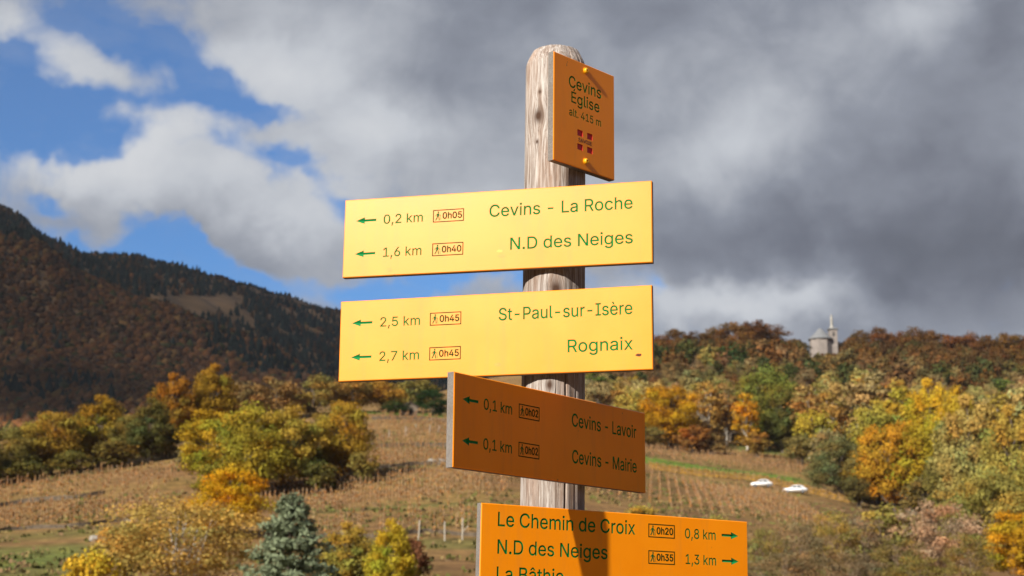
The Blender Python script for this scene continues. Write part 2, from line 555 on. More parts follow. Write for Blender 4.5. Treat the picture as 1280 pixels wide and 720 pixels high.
def far_woodland():
    Vs, Fs, Ts = [], [], []
    off = 0
    n = 56000
    px = np.concatenate([rng.uniform(-330, 720, n - 12000), rng.uniform(-690, -330, 12000)])
    Y = np.concatenate([rng.uniform(850, 1440, 26000), rng.uniform(1440, 2560, n - 38000), rng.uniform(850, 1700, 12000)])
    for i in range(n):
        c = ray(px[i], 420)[0] / ray(px[i], 420)[1] + rng.normal() * .002
        y = Y[i]
        z = float(mountain(np.array(c), np.array(y)))
        x = c * y
        w = float(wave2(np.array(x), np.array(y), 70.0, 1.0)) + rng.normal() * .35
        # evergreens high up and on the far ridge, brown beech below
        con = .15 + (.75 if y > 1440 else 0) + (.35 if z > 330 and y <= 1440 else 0)
        clearing = y > 1440 and abs(project((x, y, z))[0] - 245) < 60 and 370 < project((x, y, z))[1] < 400
        q_ = project((x, y, z))
        if y > 1440 and 268 < q_[0] < 318 and 386 < q_[1] < 402 + (q_[0] - 268) * .7:
            clearing = rng.random() < .8
        if clearing:
            continue
        ever = (w * .55 + con) > .62
        if ever:
            h, r = rng.uniform(7, 14), 1
            V = CONE_V * np.array([h * .9, h * .9, h]) * rng.uniform(.8, 1.2, 3)
            V = V + rng.normal(0, .25, V.shape)
            F = CONE_F
            if y > 2300:
                V = V * np.array([.8, .8, .6])
            col = np.array([.019, .026, .022]) * rng.uniform(.6, 1.5)
            if y > 1440 and rng.random() < .18:
                col = np.array([.07, .04, .02]) * rng.uniform(.6, 1.3)
        else:
            r = rng.uniform(1.8, 4.0)
            V = ICO_V * (1 + rng.normal(0, .26, (len(ICO_V), 1))) * np.array([r, r, r * rng.uniform(.9, 1.3)]) + np.array([0, 0, r * .8])
            F = ICO_F
            k = rng.random()
            col = (np.array([.12, .055, .022]) if k < .55 else np.array([.085, .05, .028]) if k < .8 else np.array([.15, .085, .03]) if k < .9 else np.array([.05, .05, .02])) * rng.uniform(.55, 1.35)
        if not ever:
            col = col * np.array([1.12, 1.05, 1.0]) * (1 + .55 * float(wave2(np.array(x), np.array(y), 120.0, 3.0)))  # brightness bands paint sunlit patches into the brown crowns
        V = V + np.array([x, y, z - 1.0])
        Vs.append(V)
        Fs.append(F + off)
        off += len(V)
        Ts.append(col * (1 + rng.normal(0, .12, (len(F), 1))))
    me = np_mesh('far_woodland', np.concatenate(Vs), np.concatenate(Fs), M_MASS, np.clip(np.concatenate(Ts), .003, 1))
    tag(mesh_obj('far_woodland', me), 'dark brown and evergreen forest covering the mountain at left', 'forest', kind='stuff')


far_woodland()


def shading_cloud():
    """unseen cloud added left of the view to keep the sun off the mountain"""
    m, N, out = new_mat('shade_cloud')
    d = N.n('ShaderNodeBsdfDiffuse', inp={0: (.8, .8, .8, 1)})
    tr = N.n('ShaderNodeBsdfTransparent')
    mx = N.n('ShaderNodeMixShader', inp={0: .58, 1: tr.outputs[0], 2: d.outputs[0]})
    N.t.links.new(mx.outputs[0], out.inputs[0])
    bm = bmesh.new()
    bmesh.ops.create_icosphere(bm, subdivisions=5, radius=1.0)
    for v in bm.verts:
        p = v.co.copy()
        k = 1 + .16 * math.sin(p.x * 7 + p.y * 3) * math.sin(p.y * 6 - p.z * 4) + .09 * math.sin(p.x * 15 + 1) * math.cos(p.y * 17) + .05 * math.sin(p.y * 31 + p.x * 27)
        v.co = Vector((p.x * 950 * k, p.y * 1250 * k, p.z * (170 if p.z > 0 else 60) * k))
    tag(mesh_obj('cloud', bm_mesh('cloud', bm, m, True), None, (-1736, 337, 1360)), 'unseen cloud added left of the view to shade the mountain', 'cloud', kind='stuff')


shading_cloud()


def haze():
    m, N, out = new_mat('haze_air')
    v = N.n('ShaderNodeVolumePrincipled', inp={'Color': (.86, .91, 1.0, 1), 'Density': .000028, 'Anisotropy': 0.0})
    N.t.links.new(v.outputs[0], out.inputs['Volume'])
    bm = bmesh.new()
    add_box(bm, (-500, 750, 430), (4000, 4900, 1440))
    tag(mesh_obj('haze', bm_mesh('haze', bm, m)), kind='stuff')


haze()


def side_hills():
    """the rest of the valley: wooded slopes to the right of and behind the viewer"""
    az = np.linspace(26, 320, 180)
    rs = np.array([420, 700, 1000, 1300, 1420])
    hs = np.array([-40, 120, 290, 400, 380])
    V = []
    for a in az:
        k = 1 + .18 * math.sin(math.radians(a) * 3 + 1) + .07 * math.sin(math.radians(a) * 11) + .03 * math.sin(math.radians(a) * 29)
        e = min(1, (a - 26) / 14)
        for r, h in zip(rs, hs):
            V.append((r * math.sin(math.radians(a)), r * math.cos(math.radians(a)), h * k * e - 30 * (1 - e)))
    n = len(rs)
    F = [[i * n + j, (i + 1) * n + j, (i + 1) * n + j + 1, i * n + j + 1] for i in range(len(az) - 1) for j in range(n - 1)]
    F = [f[::-1] for f in F]
    m, N, out = new_mat('wooded_slope')
    oc = N.n('ShaderNodeTexCoord').outputs['Object']
    n1 = N.noise(oc, .05, 6, .7)
    c = N.ramp(n1, [(.35, (.022, .022, .014)), (.5, (.07, .04, .018)), (.65, (.13, .075, .025))])
    b = N.n('ShaderNodeBsdfDiffuse', inp={0: c})
    N.t.links.new(b.outputs[0], out.inputs[0])
    tag(mesh_obj('hills', np_mesh('hills', np.array(V), F, m, smooth=True)), kind='structure')


side_hills()

# ------------------------------------------------------------------ trees


def tube_np(path, rad, seg=6):
    path = np.asarray(path, float)
    V, F = [], []
    for i, p in enumerate(path):
        t = path[min(i + 1, len(path) - 1)] - path[max(i - 1, 0)]
        t = t / (np.linalg.norm(t) + 1e-9)
        a = np.cross(t, [0.3, .8, .1])
        a /= np.linalg.norm(a)
        b = np.cross(t, a)
        for k in range(seg):
            an = 2 * math.pi * k / seg
            V.append(p + rad[i] * (a * math.cos(an) + b * math.sin(an)))
    for i in range(len(path) - 1):
        for k in range(seg):
            k2 = (k + 1) % seg
            F.append([i * seg + k, i * seg + k2, (i + 1) * seg + k2, (i + 1) * seg + k])
    return np.array(V), np.array(F)


def leaves_np(centres, normals, size, aspect=1.0):
    n = len(centres)
    nr = normals / (np.linalg.norm(normals, axis=1, keepdims=True) + 1e-9)
    r = rng.normal(size=(n, 3))
    a = np.cross(nr, r)
    a /= (np.linalg.norm(a, axis=1, keepdims=True) + 1e-9)
    b = np.cross(nr, a)
    s = (size * rng.uniform(.6, 1.35, n))[:, None]
    bend = nr * s * .25
    V = np.stack([centres - a * s * .5 * aspect, centres - b * s * .5 / aspect - bend, centres + a * s * .5 * aspect, centres + b * s * .5 / aspect - bend], 1).reshape(-1, 3)
    F = np.arange(4 * n).reshape(n, 4)
    return V, F


def make_tree_data(seed, n_leaf=2600, n_clump=26, w=.38, z0=.22, leaf=.035, top=1.0, clump_r=(.10, .17), sparse=0.0, trunk_r=.022, limbs=True, shape='round', trunk_n=1):
    """a tree one metre tall: crown (V,F,tint) and trunk (V,F)"""
    g = np.random.default_rng(seed)
    cz = (z0 + top) / 2
    hz = (top - z0) / 2
    cc = []
    tries = 0
    while len(cc) < n_clump and tries < 4000:
        tries += 1
        p = g.normal(size=3)
        p /= np.linalg.norm(p)
        rr = g.uniform(.45, .86) if shape != 'spread' else g.uniform(.5, .9)
        q = p * rr
        zz = q[2]
        ww = w
        if shape == 'oval':
            ww = w * (1 - .35 * max(zz, 0))
        elif shape == 'vase':
            ww = w * (.75 + .35 * zz)
        elif shape == 'mound':
            ww = w * (1.0 - .15 * zz)
        c = np.array([q[0] * ww, q[1] * ww, cz + zz * hz])
        if all(np.linalg.norm((c - o) / np.array([1, 1, 1])) > .085 for o, _ in cc):
            cc.append((c, g.uniform(*clump_r)))
    V, F, T = [], [], []
    off = 0
    per = n_leaf // len(cc)
    for c, r in cc:
        d = g.normal(size=(per, 3))
        d /= np.linalg.norm(d, axis=1, keepdims=True)
        rad = r * (g.uniform(.0, 1, per) ** .45)
        pos = c + d * rad[:, None] * np.array([1.12, 1.12, .82])
        pos += g.normal(0, .012, pos.shape)
        pos[:, 2] = np.maximum(pos[:, 2], .02)
        if sparse:
            keep = g.random(per) > sparse
            pos, d = pos[keep], d[keep]
        nv = d + g.normal(0, .5, d.shape) + np.array([0, 0, .25])
        v, f = leaves_np(pos, nv, leaf)
        V.append(v)
        F.append(f + off)
        off += len(v)
        ct = g.uniform(.78, 1.2)
        hue = g.normal(0, .10)
        t = np.ones((len(f), 3)) * ct * g.uniform(.72, 1.25, (len(f), 1))
        t *= np.array([1 + hue, 1 - hue * .25, 1 - hue])
        T.append(t)
    crown = (np.concatenate(V), np.concatenate(F), np.clip(np.concatenate(T), .2, 2))
    TV, TF = [], []
    o2 = 0

    def tube(path, rad, seg=6):
        nonlocal o2
        v, f = tube_np(path, rad, seg)
        TV.append(v)
        TF.append(f + o2)
        o2 += len(v)
    for k in range(trunk_n):
        lean = g.normal(0, .03, 2) if trunk_n == 1 else g.normal(0, .10, 2)
        b0 = np.array([0, 0, 0]) if trunk_n == 1 else np.array([*g.normal(0, .04, 2), 0])
        hgt = top * .8
        ts = np.linspace(0, 1, 7)
        path = np.array([[b0[0] + lean[0] * t + .012 * math.sin(5 * t + k), b0[1] + lean[1] * t, -.03 + t * hgt] for t in ts])
        tube(path, trunk_r * (1 - .8 * ts) * (1.35 - .35 * np.minimum(ts * 6, 1)), 7)
    if limbs:
        for c, r in cc[:26]:
            zs = max(z0 * .7, c[2] - g.uniform(.15, .3))
            s = np.array([0, 0, zs])
            m1 = s * .5 + c * .5 + np.array([0, 0, -.03]) + g.normal(0, .015, 3)
            tube([s, m1, c], [trunk_r * .42, trunk_r * .3, trunk_r * .1], 4)
    return crown, (np.concatenate(TV), np.concatenate(TF))


def make_spruce_data(seed, n=6000):
    g = np.random.default_rng(seed)
    V, F, T = [], [], []
    off = 0
    TV, TF = [], []
    o2 = 0
    v, f = tube_np([[0, 0, -.03], [0, 0, .5], [0.005, 0, .98]], [.022, .013, .002], 7)
    TV.append(v)
    TF.append(f)
    o2 = len(v)
    nb = 150
    for i in range(nb):
        z = .03 + .93 * (i / nb) ** .9
        L = .46 * (1 - z) ** .75 * g.uniform(.75, 1.08) + .012
        a = i * 2.39996 + g.normal(0, .2)
        d = np.array([math.cos(a), math.sin(a), 0])
        up = g.uniform(-.05, .3)
        tip = np.array([0, 0, z]) + d * L + np.array([0, 0, L * up])
        if i % 2 == 0:
            v, f = tube_np([[0, 0, z], tip * .5 + np.array([0, 0, z]) * .5 - np.array([0, 0, .01]), tip], [.006, .004, .001], 4)
            TV.append(v)
            TF.append(f + o2)
            o2 += len(v)
        m = int(n / nb * (.35 + 1.3 * (1 - z)))
        s = g.uniform(.12, 1.0, m) ** .7
        pos = np.array([0, 0, z]) + (tip - np.array([0, 0, z])) * s[:, None]
        side = np.cross(d, [0, 0, 1])
        pos += side * (g.normal(0, .045, m) * (1.1 - s * .6) * (L / .3))[:, None] + np.array([0, 0, 1]) * g.normal(0, .012, m)[:, None]
        nv = np.array([0, 0, 1]) + g.normal(0, .6, (m, 3)) + d * .4
        v, f = leaves_np(pos, nv, .026, 1.7)
        V.append(v)
        F.append(f + off)
        off += len(v)
        T.append(np.ones((m, 3)) * g.uniform(.7, 1.3, (m, 1)) * g.uniform(.85, 1.15))
    return (np.concatenate(V), np.concatenate(F), np.concatenate(T)), (np.concatenate(TV), np.concatenate(TF))


PROTO = {}


def proto(key, data, bark=None):
    (cv, cf, ct), (tv, tf) = data
    w = np.percentile(np.hypot(cv[:, 0], cv[:, 1]), 97)
    top = np.percentile(cv[:, 2], 99.5)
    PROTO[key] = dict(crown=np_mesh('crown', cv, cf, M_LEAF, ct), trunk=np_mesh('trunk', tv, tf, bark or M_BARK, smooth=True), w=2 * w, top=top, data=data)


proto('round0', make_tree_data(1, 3900, 34, .40, z0=.08))
proto('round1', make_tree_data(2, 3900, 30, .43, z0=.05, shape='mound'))
proto('round2', make_tree_data(3, 3700, 38, .37, z0=.06, clump_r=(.08, .14)))
proto('oval0', make_tree_data(4, 3400, 34, .26, z0=.04, shape='oval', clump_r=(.07, .12)))
proto('oval1', make_tree_data(5, 3400, 36, .30, z0=.03, shape='oval', clump_r=(.07, .13)))
proto('birch0', make_tree_data(6, 2100, 30, .20, z0=.05, shape='oval', clump_r=(.05, .10), leaf=.026, trunk_r=.014), M_PALEBARK)
proto('birch1', make_tree_data(7, 1900, 26, .17, z0=.20, shape='oval', clump_r=(.05, .09), leaf=.026, trunk_r=.013), M_PALEBARK)
proto('bush0', make_tree_data(8, 2600, 20, .50, z0=.05, shape='mound', clump_r=(.14, .24), leaf=.05, trunk_r=.02, trunk_n=4))
proto('bush1', make_tree_data(9, 2200, 26, .46, z0=.03, shape='vase', clump_r=(.10, .18), leaf=.045, trunk_r=.015, trunk_n=6))
proto('bigA', make_tree_data(21, 16000, 64, .44, z0=.02, leaf=.02, clump_r=(.07, .14), shape='mound'))
proto('bigB', make_tree_data(22, 15000, 60, .42, z0=.02, leaf=.02, clump_r=(.07, .13)))
proto('bigC', make_tree_data(23, 15000, 66, .36, z0=.02, leaf=.02, clump_r=(.06, .12), shape='oval'))
proto('airy', make_tree_data(24, 15000, 80, .52, z0=.12, leaf=.013, clump_r=(.06, .13), shape='vase', trunk_r=.017, trunk_n=5), M_PALEBARK)
proto('bare', make_tree_data(25, 12000, 70, .46, z0=.06, leaf=.017, clump_r=(.06, .13), trunk_r=.011, trunk_n=3), M_TWIG)
proto('brushy', make_tree_data(26, 6000, 54, .42, z0=.03, leaf=.018, clump_r=(.06, .13), shape='oval', trunk_r=.009, trunk_n=6), M_TWIG)
proto('spruce', make_spruce_data(31, 9000))

C_GOLD = (.52, .27, .018)
C_YELLOW = (.52, .36, .03)
C_ORANGE = (.48, .19, .018)
C_OLIVEGOLD = (.34, .22, .035)
C_OLIVE = (.225, .18, .045)
C_GREEN = (.125, .16, .03)
C_DARKGREEN = (.045, .065, .02)
C_RUST = (.15, .075, .024)
C_BROWN = (.16, .095, .04)
C_TAN = (.36, .25, .10)
C_PALE = (.40, .30, .10)
C_PINK = (.42, .27, .16)
C_SPRUCE = (.22, .26, .155)


def place_tree(name, key, px, top, Y, width, col, label, cat='tree', group=None, sink=0.0):
    p = PROTO[key]
    b = at(px, Y)
    _, by = project(b)
    # crown top must show at row top
    sl = ray(px, top)
    h = Y * sl[2] / sl[1] - b[2] + sink
    h = max(h, 1.2)
    wm = width / FPX * Y
    sx = wm / p['w']
    root = empty(name, (b[0], b[1], b[2] - sink), (0, 0, random.uniform(0, 6.28)))
    tag(root, label, cat, group)
    for part in ('trunk', 'crown'):
        o = mesh_obj(part, p[part], root)
        o.scale = (sx, sx, h / p['top'])
        o.color = (*col, 1)
        if part == 'trunk':
            o.scale = (min(sx, h * 1.3), min(sx, h * 1.3), h / p['top'])
    return root


def jit(c, s=.12):
    k = random.uniform(1 - s, 1 + s)
    return tuple(max(.004, x * k * random.uniform(1 - s * .5, 1 + s * .5)) for x in c)


# (name, proto, px, top row, distance, width px, colour, label)
T = 'broadleaf_tree'
MAIN = [
    # left row on the crest of the field
    (T, 'bigB', -55, 548, 236, 80, C_OLIVEGOLD, 'olive gold tree at the lower left end of the row above the field'),
    (T, 'bigA', 8, 536, 238, 82, C_OLIVE, 'olive tree at the left edge of the picture above the ploughed field'),
    (T, 'bigB', 62, 517, 242, 84, C_OLIVEGOLD, 'broad brownish gold tree second from the left edge in the crest row'),
    (T, 'bigC', 122, 497, 248, 78, (.27, .18, .022), 'orange olive tree in the middle of the row above the left field'),
    (T, 'bigB', 160, 520, 246, 56, C_OLIVE, 'lower olive tree tucked between taller trees of the crest row'),
    (T, 'bigC', 186, 500, 244, 60, (.11, .105, .03), 'dark green olive tree in the crest row above the left field'),
    (T, 'bigC', 212, 470, 262, 62, (.30, .15, .022), 'tall rusty orange tree next to the tallest tree of the crest row'),
    (T, 'bigC', 262, 458, 268, 64, (.29, .17, .02), 'tallest golden brown tree at the right end of the crest row'),
    (T, 'round0', 306, 480, 320, 66, (.24, .14, .05), 'dull brown tree behind the big green and gold clump'),
    (T, 'round2', 345, 474, 345, 66, (.25, .15, .05), 'brown bare looking tree at the top of the left slope'),
    (T, 'round1', 392, 470, 352, 68, (.28, .20, .05), 'olive brown tree above the vineyard left of the second sign'),
    (T, 'round0', 440, 472, 360, 64, (.30, .17, .04), 'russet tree just below the left end of the second sign'),
    (T, 'round1', 478, 476, 365, 58, (.40, .20, .03), 'orange tree under the lower edge of the second sign'),
    (T, 'round2', 520, 474, 375, 60, C_OLIVE, 'olive tree left of the slanting third sign'),
    ('evergreen_tree', 'round1', 541, 488, 362, 46, (.03, .055, .018), 'dark green round evergreen beside the small stone hut'),
    ('evergreen_tree', 'round0', 495, 502, 350, 38, (.05, .07, .02), 'low dark green tree left of the small stone hut'),
    # the big clump
    (T, 'bigB', 268, 516, 208, 100, (.40, .28, .025), 'yellow green leftmost tree of the big clump above the vineyard'),
    (T, 'bigA', 310, 509, 203, 112, (.34, .26, .03), 'large central olive yellow tree of the big clump'),
    (T, 'bigB', 352, 512, 206, 100, (.38, .28, .045), 'rounded pale gold tree at the right of the big clump'),
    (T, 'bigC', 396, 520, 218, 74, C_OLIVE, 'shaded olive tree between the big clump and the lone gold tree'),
    (T, 'bigB', 428, 504, 212, 76, (.36, .23, .03), 'rounded pale orange gold tree standing right of the big clump'),
    ('bush', 'bush0', 240, 552, 225, 60, (.20, .17, .08), 'greyish bush at the left foot of the big clump'),
    ('bush', 'bush1', 455, 565, 208, 40, C_OLIVE, 'olive bush at the foot of the lone rounded gold tree'),
    ('bush', 'bush0', 262, 580, 195, 60, (.24, .21, .03), 'yellow green bush in front of the big clump'),
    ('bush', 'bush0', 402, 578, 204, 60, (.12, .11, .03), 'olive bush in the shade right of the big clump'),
    # foreground, left
    (T, 'bigA', 287, 586, 152, 102, (.56, .30, .015), 'bright golden orange tree below the big clump'),
    ('airy_tree', 'airy', 222, 628, 92, 205, (.46, .30, .075), 'wide pale golden tree with thin bare branches at the bottom left'),
    ('bush', 'bush0', 108, 688, 84, 80, (.50, .32, .03), 'small yellow bush at the bottom left corner'),
    ('bush', 'bush1', 160, 655, 110, 80, (.36, .24, .06), 'pale gold shrub behind the wide golden tree'),
    ('blue_spruce', 'spruce', 358, 622, 80, 150, C_SPRUCE, 'blue grey spruce at the bottom edge left of the signs'),
    (T, 'bigC', 432, 656, 96, 72, (.36, .27, .05), 'pale yellow sapling right of the blue grey spruce'),
    (T, 'bigC', 487, 652, 92, 62, (.42, .33, .03), 'yellow and green sapling with orange top beside the white stakes'),
    ('bush', 'bush1', 460, 678, 96, 60, (.13, .11, .03), 'dark olive shrub between two yellow saplings'),
    ('bush', 'bush1', 515, 672, 98, 50, (.16, .07, .035), 'reddish brown shrub right of the yellow green sapling'),
    # right band
    (T, 'bigB', 838, 484, 372, 78, (.44, .24, .015), 'golden orange tree standing right of the third sign'),
    ('birch', 'birch0', 884, 478, 385, 44, (.40, .22, .05), 'pale orange birch left of the white trunked birches'),
    ('birch', 'birch1', 908, 480, 388, 38, (.33, .19, .06), 'thin birch with a white trunk in the tree belt'),
    ('birch', 'birch0', 934, 492, 380, 42, (.50, .25, .02), 'gold leaved birch in front of the round green tree'),
    (T, 'bigA', 960, 462, 395, 92, (.17, .18, .035), 'round fresh green tree in the middle of the tree belt'),
    (T, 'bigC', 978, 487, 388, 48, (.12, .115, .03), 'dark olive tree at the right foot of the round green tree'),
    ('birch', 'birch0', 1012, 482, 385, 58, (.34, .20, .06), 'tan orange birch right of the round green tree'),
    ('birch', 'birch1', 1040, 492, 380, 44, (.36, .21, .05), 'sparse tan birch above the grey olive bush'),
    (T, 'round2', 1018, 512, 365, 52, (.38, .30, .04), 'small yellow tree in front of the tan birches'),
    (T, 'round0', 788, 488, 380, 56, (.38, .29, .06), 'pale yellow tree right of the post between signs'),
    (T, 'round1', 750, 478, 390, 60, C_TAN, 'tan tree behind the post under the second sign'),
    (T, 'round2', 815, 478, 400, 60, C_PALE, 'pale straw coloured tree behind the golden orange tree'),
    (T, 'oval1', 1088, 468, 400, 86, C_TAN, 'large tan yellow tree in the right part of the tree belt'),
    (T, 'oval0', 1128, 486, 380, 70, (.40, .26, .03), 'golden tan tree above the big orange tree'),
    (T, 'bigC', 1166, 478, 372, 66, (.52, .38, .03), 'bright lemon yellow tree in the right tree belt'),
    (T, 'bigC', 1202, 488, 360, 64, (.46, .34, .03), 'yellow tree just right of the lemon yellow one'),
    (T, 'oval1', 1245, 496, 350, 84, (.36, .24, .04), 'orange tinged olive tree near the right edge'),
    (T, 'oval0', 1286, 486, 350, 76, C_PALE, 'pale straw tree at the right edge of the tree belt'),
    (T, 'bigA', 1050, 548, 300, 82, (.17, .155, .055), 'grey olive rounded bushy tree right of the white cars'),
    (T, 'bigC', 1078, 560, 297, 52, (.24, .17, .03), 'olive brown tree between the grey bushy tree and the orange tree'),
    (T, 'bigB', 1118, 530, 290, 88, (.46, .25, .025), 'big orange tree at the end of the vine strip'),
    (T, 'bigC', 1100, 504, 305, 84, (.33, .29, .05), 'pale green yellow tree behind the big orange tree'),
    (T, 'bigC', 1155, 526, 288, 84, (.34, .27, .025), 'olive yellow tree at the right of the big orange tree'),
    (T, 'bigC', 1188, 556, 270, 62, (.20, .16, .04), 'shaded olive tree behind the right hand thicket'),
    (T, 'bigC', 1218, 500, 262, 92, (.38, .30, .09), 'tall pale olive tree rising at the right'),
    (T, 'bigC', 1272, 512, 250, 84, (.38, .29, .06), 'pale green tree cut by the right picture edge'),
    (T, 'bigA', 1240, 590, 172, 118, (.30, .25, .06), 'broad light olive tree in the right foreground'),
    (T, 'bigB', 1278, 642, 128, 88, (.50, .28, .02), 'golden orange tree in the bottom right corner'),
    ('bare_tree', 'bare', 1172, 630, 132, 118, C_PINK, 'nearly bare pinkish tan tree in the right foreground'),
    ('shrub', 'brushy', 1000, 655, 122, 84, (.25, .18, .09), 'brushy olive shrub right of the lowest sign'),
    ('shrub', 'brushy', 955, 660, 118, 60, (.26, .21, .06), 'yellowish brush at the right edge of the lowest sign'),
    ('shrub', 'brushy', 1042, 640, 126, 66, (.32, .22, .05), 'orange yellow topped shrub in the right foreground'),
    ('shrub', 'brushy', 1082, 648, 130, 76, (.25, .175, .10), 'grey brown leafless shrub left of the olive shrub'),
    ('shrub', 'bush1', 1110, 632, 134, 76, (.27, .24, .06), 'olive yellow shrub left of the pinkish tree'),
    ('shrub', 'brushy', 1125, 672, 116, 76, (.22, .17, .055), 'low brown shrub below the pinkish tree'),
    ('shrub', 'brushy', 1215, 668, 120, 70, (.24, .18, .05), 'olive shrub between the pinkish and golden trees'),
    ('shrub', 'brushy', 985, 690, 104, 90, (.26, .185, .09), 'low brushy scrub at the bottom right of the lowest sign'),
    ('shrub', 'brushy', 1065, 690, 104, 90, (.24, .17, .09), 'low grey scrub at the bottom edge right of centre'),
    ('shrub', 'brushy', 1150, 696, 104, 90, (.24, .19, .05), 'low yellowish scrub at the bottom under the pinkish tree'),
    ('shrub', 'brushy', 920, 700, 108, 70, (.24, .17, .09), 'low scrub hidden behind the right end of the lowest sign'),
    ('shrub', 'bush0', 803, 632, 160, 46, (.40, .28, .05), 'small yellow bush above the lowest sign'),
    ('shrub', 'bush0', 898, 644, 150, 40, (.30, .24, .06), 'small straw bush at the right top of the lowest sign'),
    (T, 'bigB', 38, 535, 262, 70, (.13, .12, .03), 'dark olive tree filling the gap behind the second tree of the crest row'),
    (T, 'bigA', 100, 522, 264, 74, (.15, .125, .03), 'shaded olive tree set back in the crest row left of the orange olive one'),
    (T, 'bigB', 236, 498, 270, 66, (.26, .14, .025), 'russet tree set back between the two tallest crest trees'),
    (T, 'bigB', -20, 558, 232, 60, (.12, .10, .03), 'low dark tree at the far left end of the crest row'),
    ('bush', 'bush0', 90, 565, 238, 60, (.15, .125, .03), 'olive bush at the foot of the crest row, left'),
    ('bush', 'bush1', 145, 552, 240, 60, (.16, .12, .03), 'brown olive bush under the middle of the crest row'),
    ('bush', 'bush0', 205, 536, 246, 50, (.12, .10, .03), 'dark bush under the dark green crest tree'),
    ('bush', 'bush0', 30, 578, 234, 60, (.14, .12, .03), 'olive bush at the left edge below the crest row'),
    ('bush', 'bush1', 866, 532, 365, 40, (.28, .12, .03), 'rust coloured bush at the foot of the pale orange birch'),
    ('bush', 'bush0', 890, 542, 366, 36, (.22, .14, .05), 'brown bush at the foot of the white trunked birch'),
    ('bush', 'bush1', 945, 540, 366, 34, (.30, .18, .04), 'orange brown bush below the gold leaved birch'),
    ('bush', 'bush0', 1000, 544, 362, 44, (.20, .16, .05), 'olive bush below the tan orange birch'),
    ('bush', 'bush0', 1036, 536, 350, 44, (.24, .19, .08), 'straw bush behind the grey olive bushy tree'),
    ('bush', 'bush0', 810, 535, 366, 50, (.22, .17, .05), 'olive bush at the left foot of the golden orange tree'),
    ('bush', 'bush0', 1075, 598, 280, 50, (.11, .09, .03), 'dark bush under the olive brown tree near the cars'),
    ('bush', 'bush0', 1160, 596, 274, 60, (.15, .12, .04), 'olive brown bush right of the big orange tree'),
    ('bush', 'bush1', 1195, 612, 250, 60, (.26, .22, .06), 'yellowish bush in front of the tall pale olive tree'),
    (T, 'bigC', 1320, 560, 180, 110, (.30, .24, .05), 'olive gold tree beyond the right edge'),
]
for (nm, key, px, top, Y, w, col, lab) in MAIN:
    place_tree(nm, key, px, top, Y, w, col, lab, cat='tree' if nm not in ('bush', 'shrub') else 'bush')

# ridge of rust coloured oaks round the chapel
RIDGE = [(822, 420), (846, 412), (872, 416), (896, 410), (918, 404), (942, 402), (962, 407), (985, 428), (1060, 426), (1078, 414),
         (1098, 411), (1122, 416), (1146, 410), (1168, 414), (1190, 418), (1212, 416), (1238, 420), (1262, 416), (1288, 420), (1318, 418), (800, 424), (770, 430)]
GR = 'rust brown oaks along the ridge'
for i, (px, top) in enumerate(RIDGE):
    place_tree('oak', ('round0', 'round1', 'round2')[i % 3], px, top, random.uniform(630, 675), random.uniform(34, 46) * (1.25 if 900 < px < 970 else 1), jit((.15, .07, .022), .22),
               'rust brown oak crown standing against the sky on the ridge', 'tree', GR)

FILL, MASS = [], []


def scatter_wood():
    pts = []
    tries = 0
    while len(pts) < 640 and tries < 30000:
        tries += 1
        Y = random.uniform(400, 690)
        px = random.uniform(690, 1420)
        x = (px - 640) / FPX * Y
        md = 7.0 if Y < 480 else 8.2
        if all((x - a) ** 2 + (Y - b) ** 2 > md * md for a, b, _ in pts):
            # keep the chapel clear
            if abs(px - 1030) < 30 and 618 < Y < 690:
                continue
            pts.append((x, Y, px))
    pts.sort(key=lambda q: q[1] + (2000 if not 700 < q[2] < 1300 else 0))
    return pts


LIGHT_COLS = [C_TAN, C_TAN, C_PALE, C_PALE, (.36, .27, .08), C_OLIVEGOLD, C_OLIVE, (.40, .24, .05), (.30, .20, .09), C_GREEN, (.26, .20, .06)]
LAB = {'light': ('straw or gold autumn tree packed in the belt below the ridge', 'pale autumn trees in the belt below the ridge'),
       'mid': ('dull brown or olive tree in the wood under the ridge', 'brown and olive trees halfway up the wooded hill'),
       'rust': ('rust brown oak in the wood just below the ridge line', 'rust brown oaks in the upper wood')}
_pts = scatter_wood()
for i, (x, Y, px) in enumerate(_pts):
    if Y < (462 if px < 1020 else 520):
        zone, col, key, h = 'light', random.choice(LIGHT_COLS), random.choice(['oval0', 'oval1', 'round2', 'birch0', 'round0']), random.uniform(9, 14)
    elif Y < 570:
        zone, col, key, h = 'mid', random.choice([C_BROWN, C_RUST, (.15, .115, .04), C_OLIVE, (.26, .17, .07), (.07, .075, .025), (.22, .13, .05)]), random.choice(['round0', 'round1', 'round2', 'oval1']), random.uniform(8.5, 13)
    else:
        zone, col, key, h = 'rust', random.choice([C_RUST, (.12, .062, .02), (.10, .058, .022), (.085, .068, .026), (.14, .075, .025)]), random.choice(['round0', 'round1', 'round2']), random.uniform(8, 12)
    if abs(px - 880) < 70 and 520 < Y < 580 and random.random() < .6:
        col = (.045, .06, .022)
    if Y > 530:
        _, by = project(at(px, Y))
        lim = 441 if abs(px - 1029) < 24 else 424
        hm = (by - lim) / FPX * Y
        h = max(2.0, min(h, hm))
    col = jit(col, .16)
    if i < 190:
        b = at(px, Y)
        p = PROTO[key]
        root = empty('oak' if zone == 'rust' else 'woodland_tree', tuple(b), (0, 0, random.uniform(0, 6.28)))
        tag(root, LAB[zone][0], 'tree', LAB[zone][1])
        wd = h * random.uniform(.62, .85)
        for part in ('trunk', 'crown'):
            o = mesh_obj(part, p[part], root)
            o.scale = (wd / p['w'], wd / p['w'], h / p['top'])
            o.color = (*col, 1)
    else:
        MASS.append((px, Y, key, h, col))


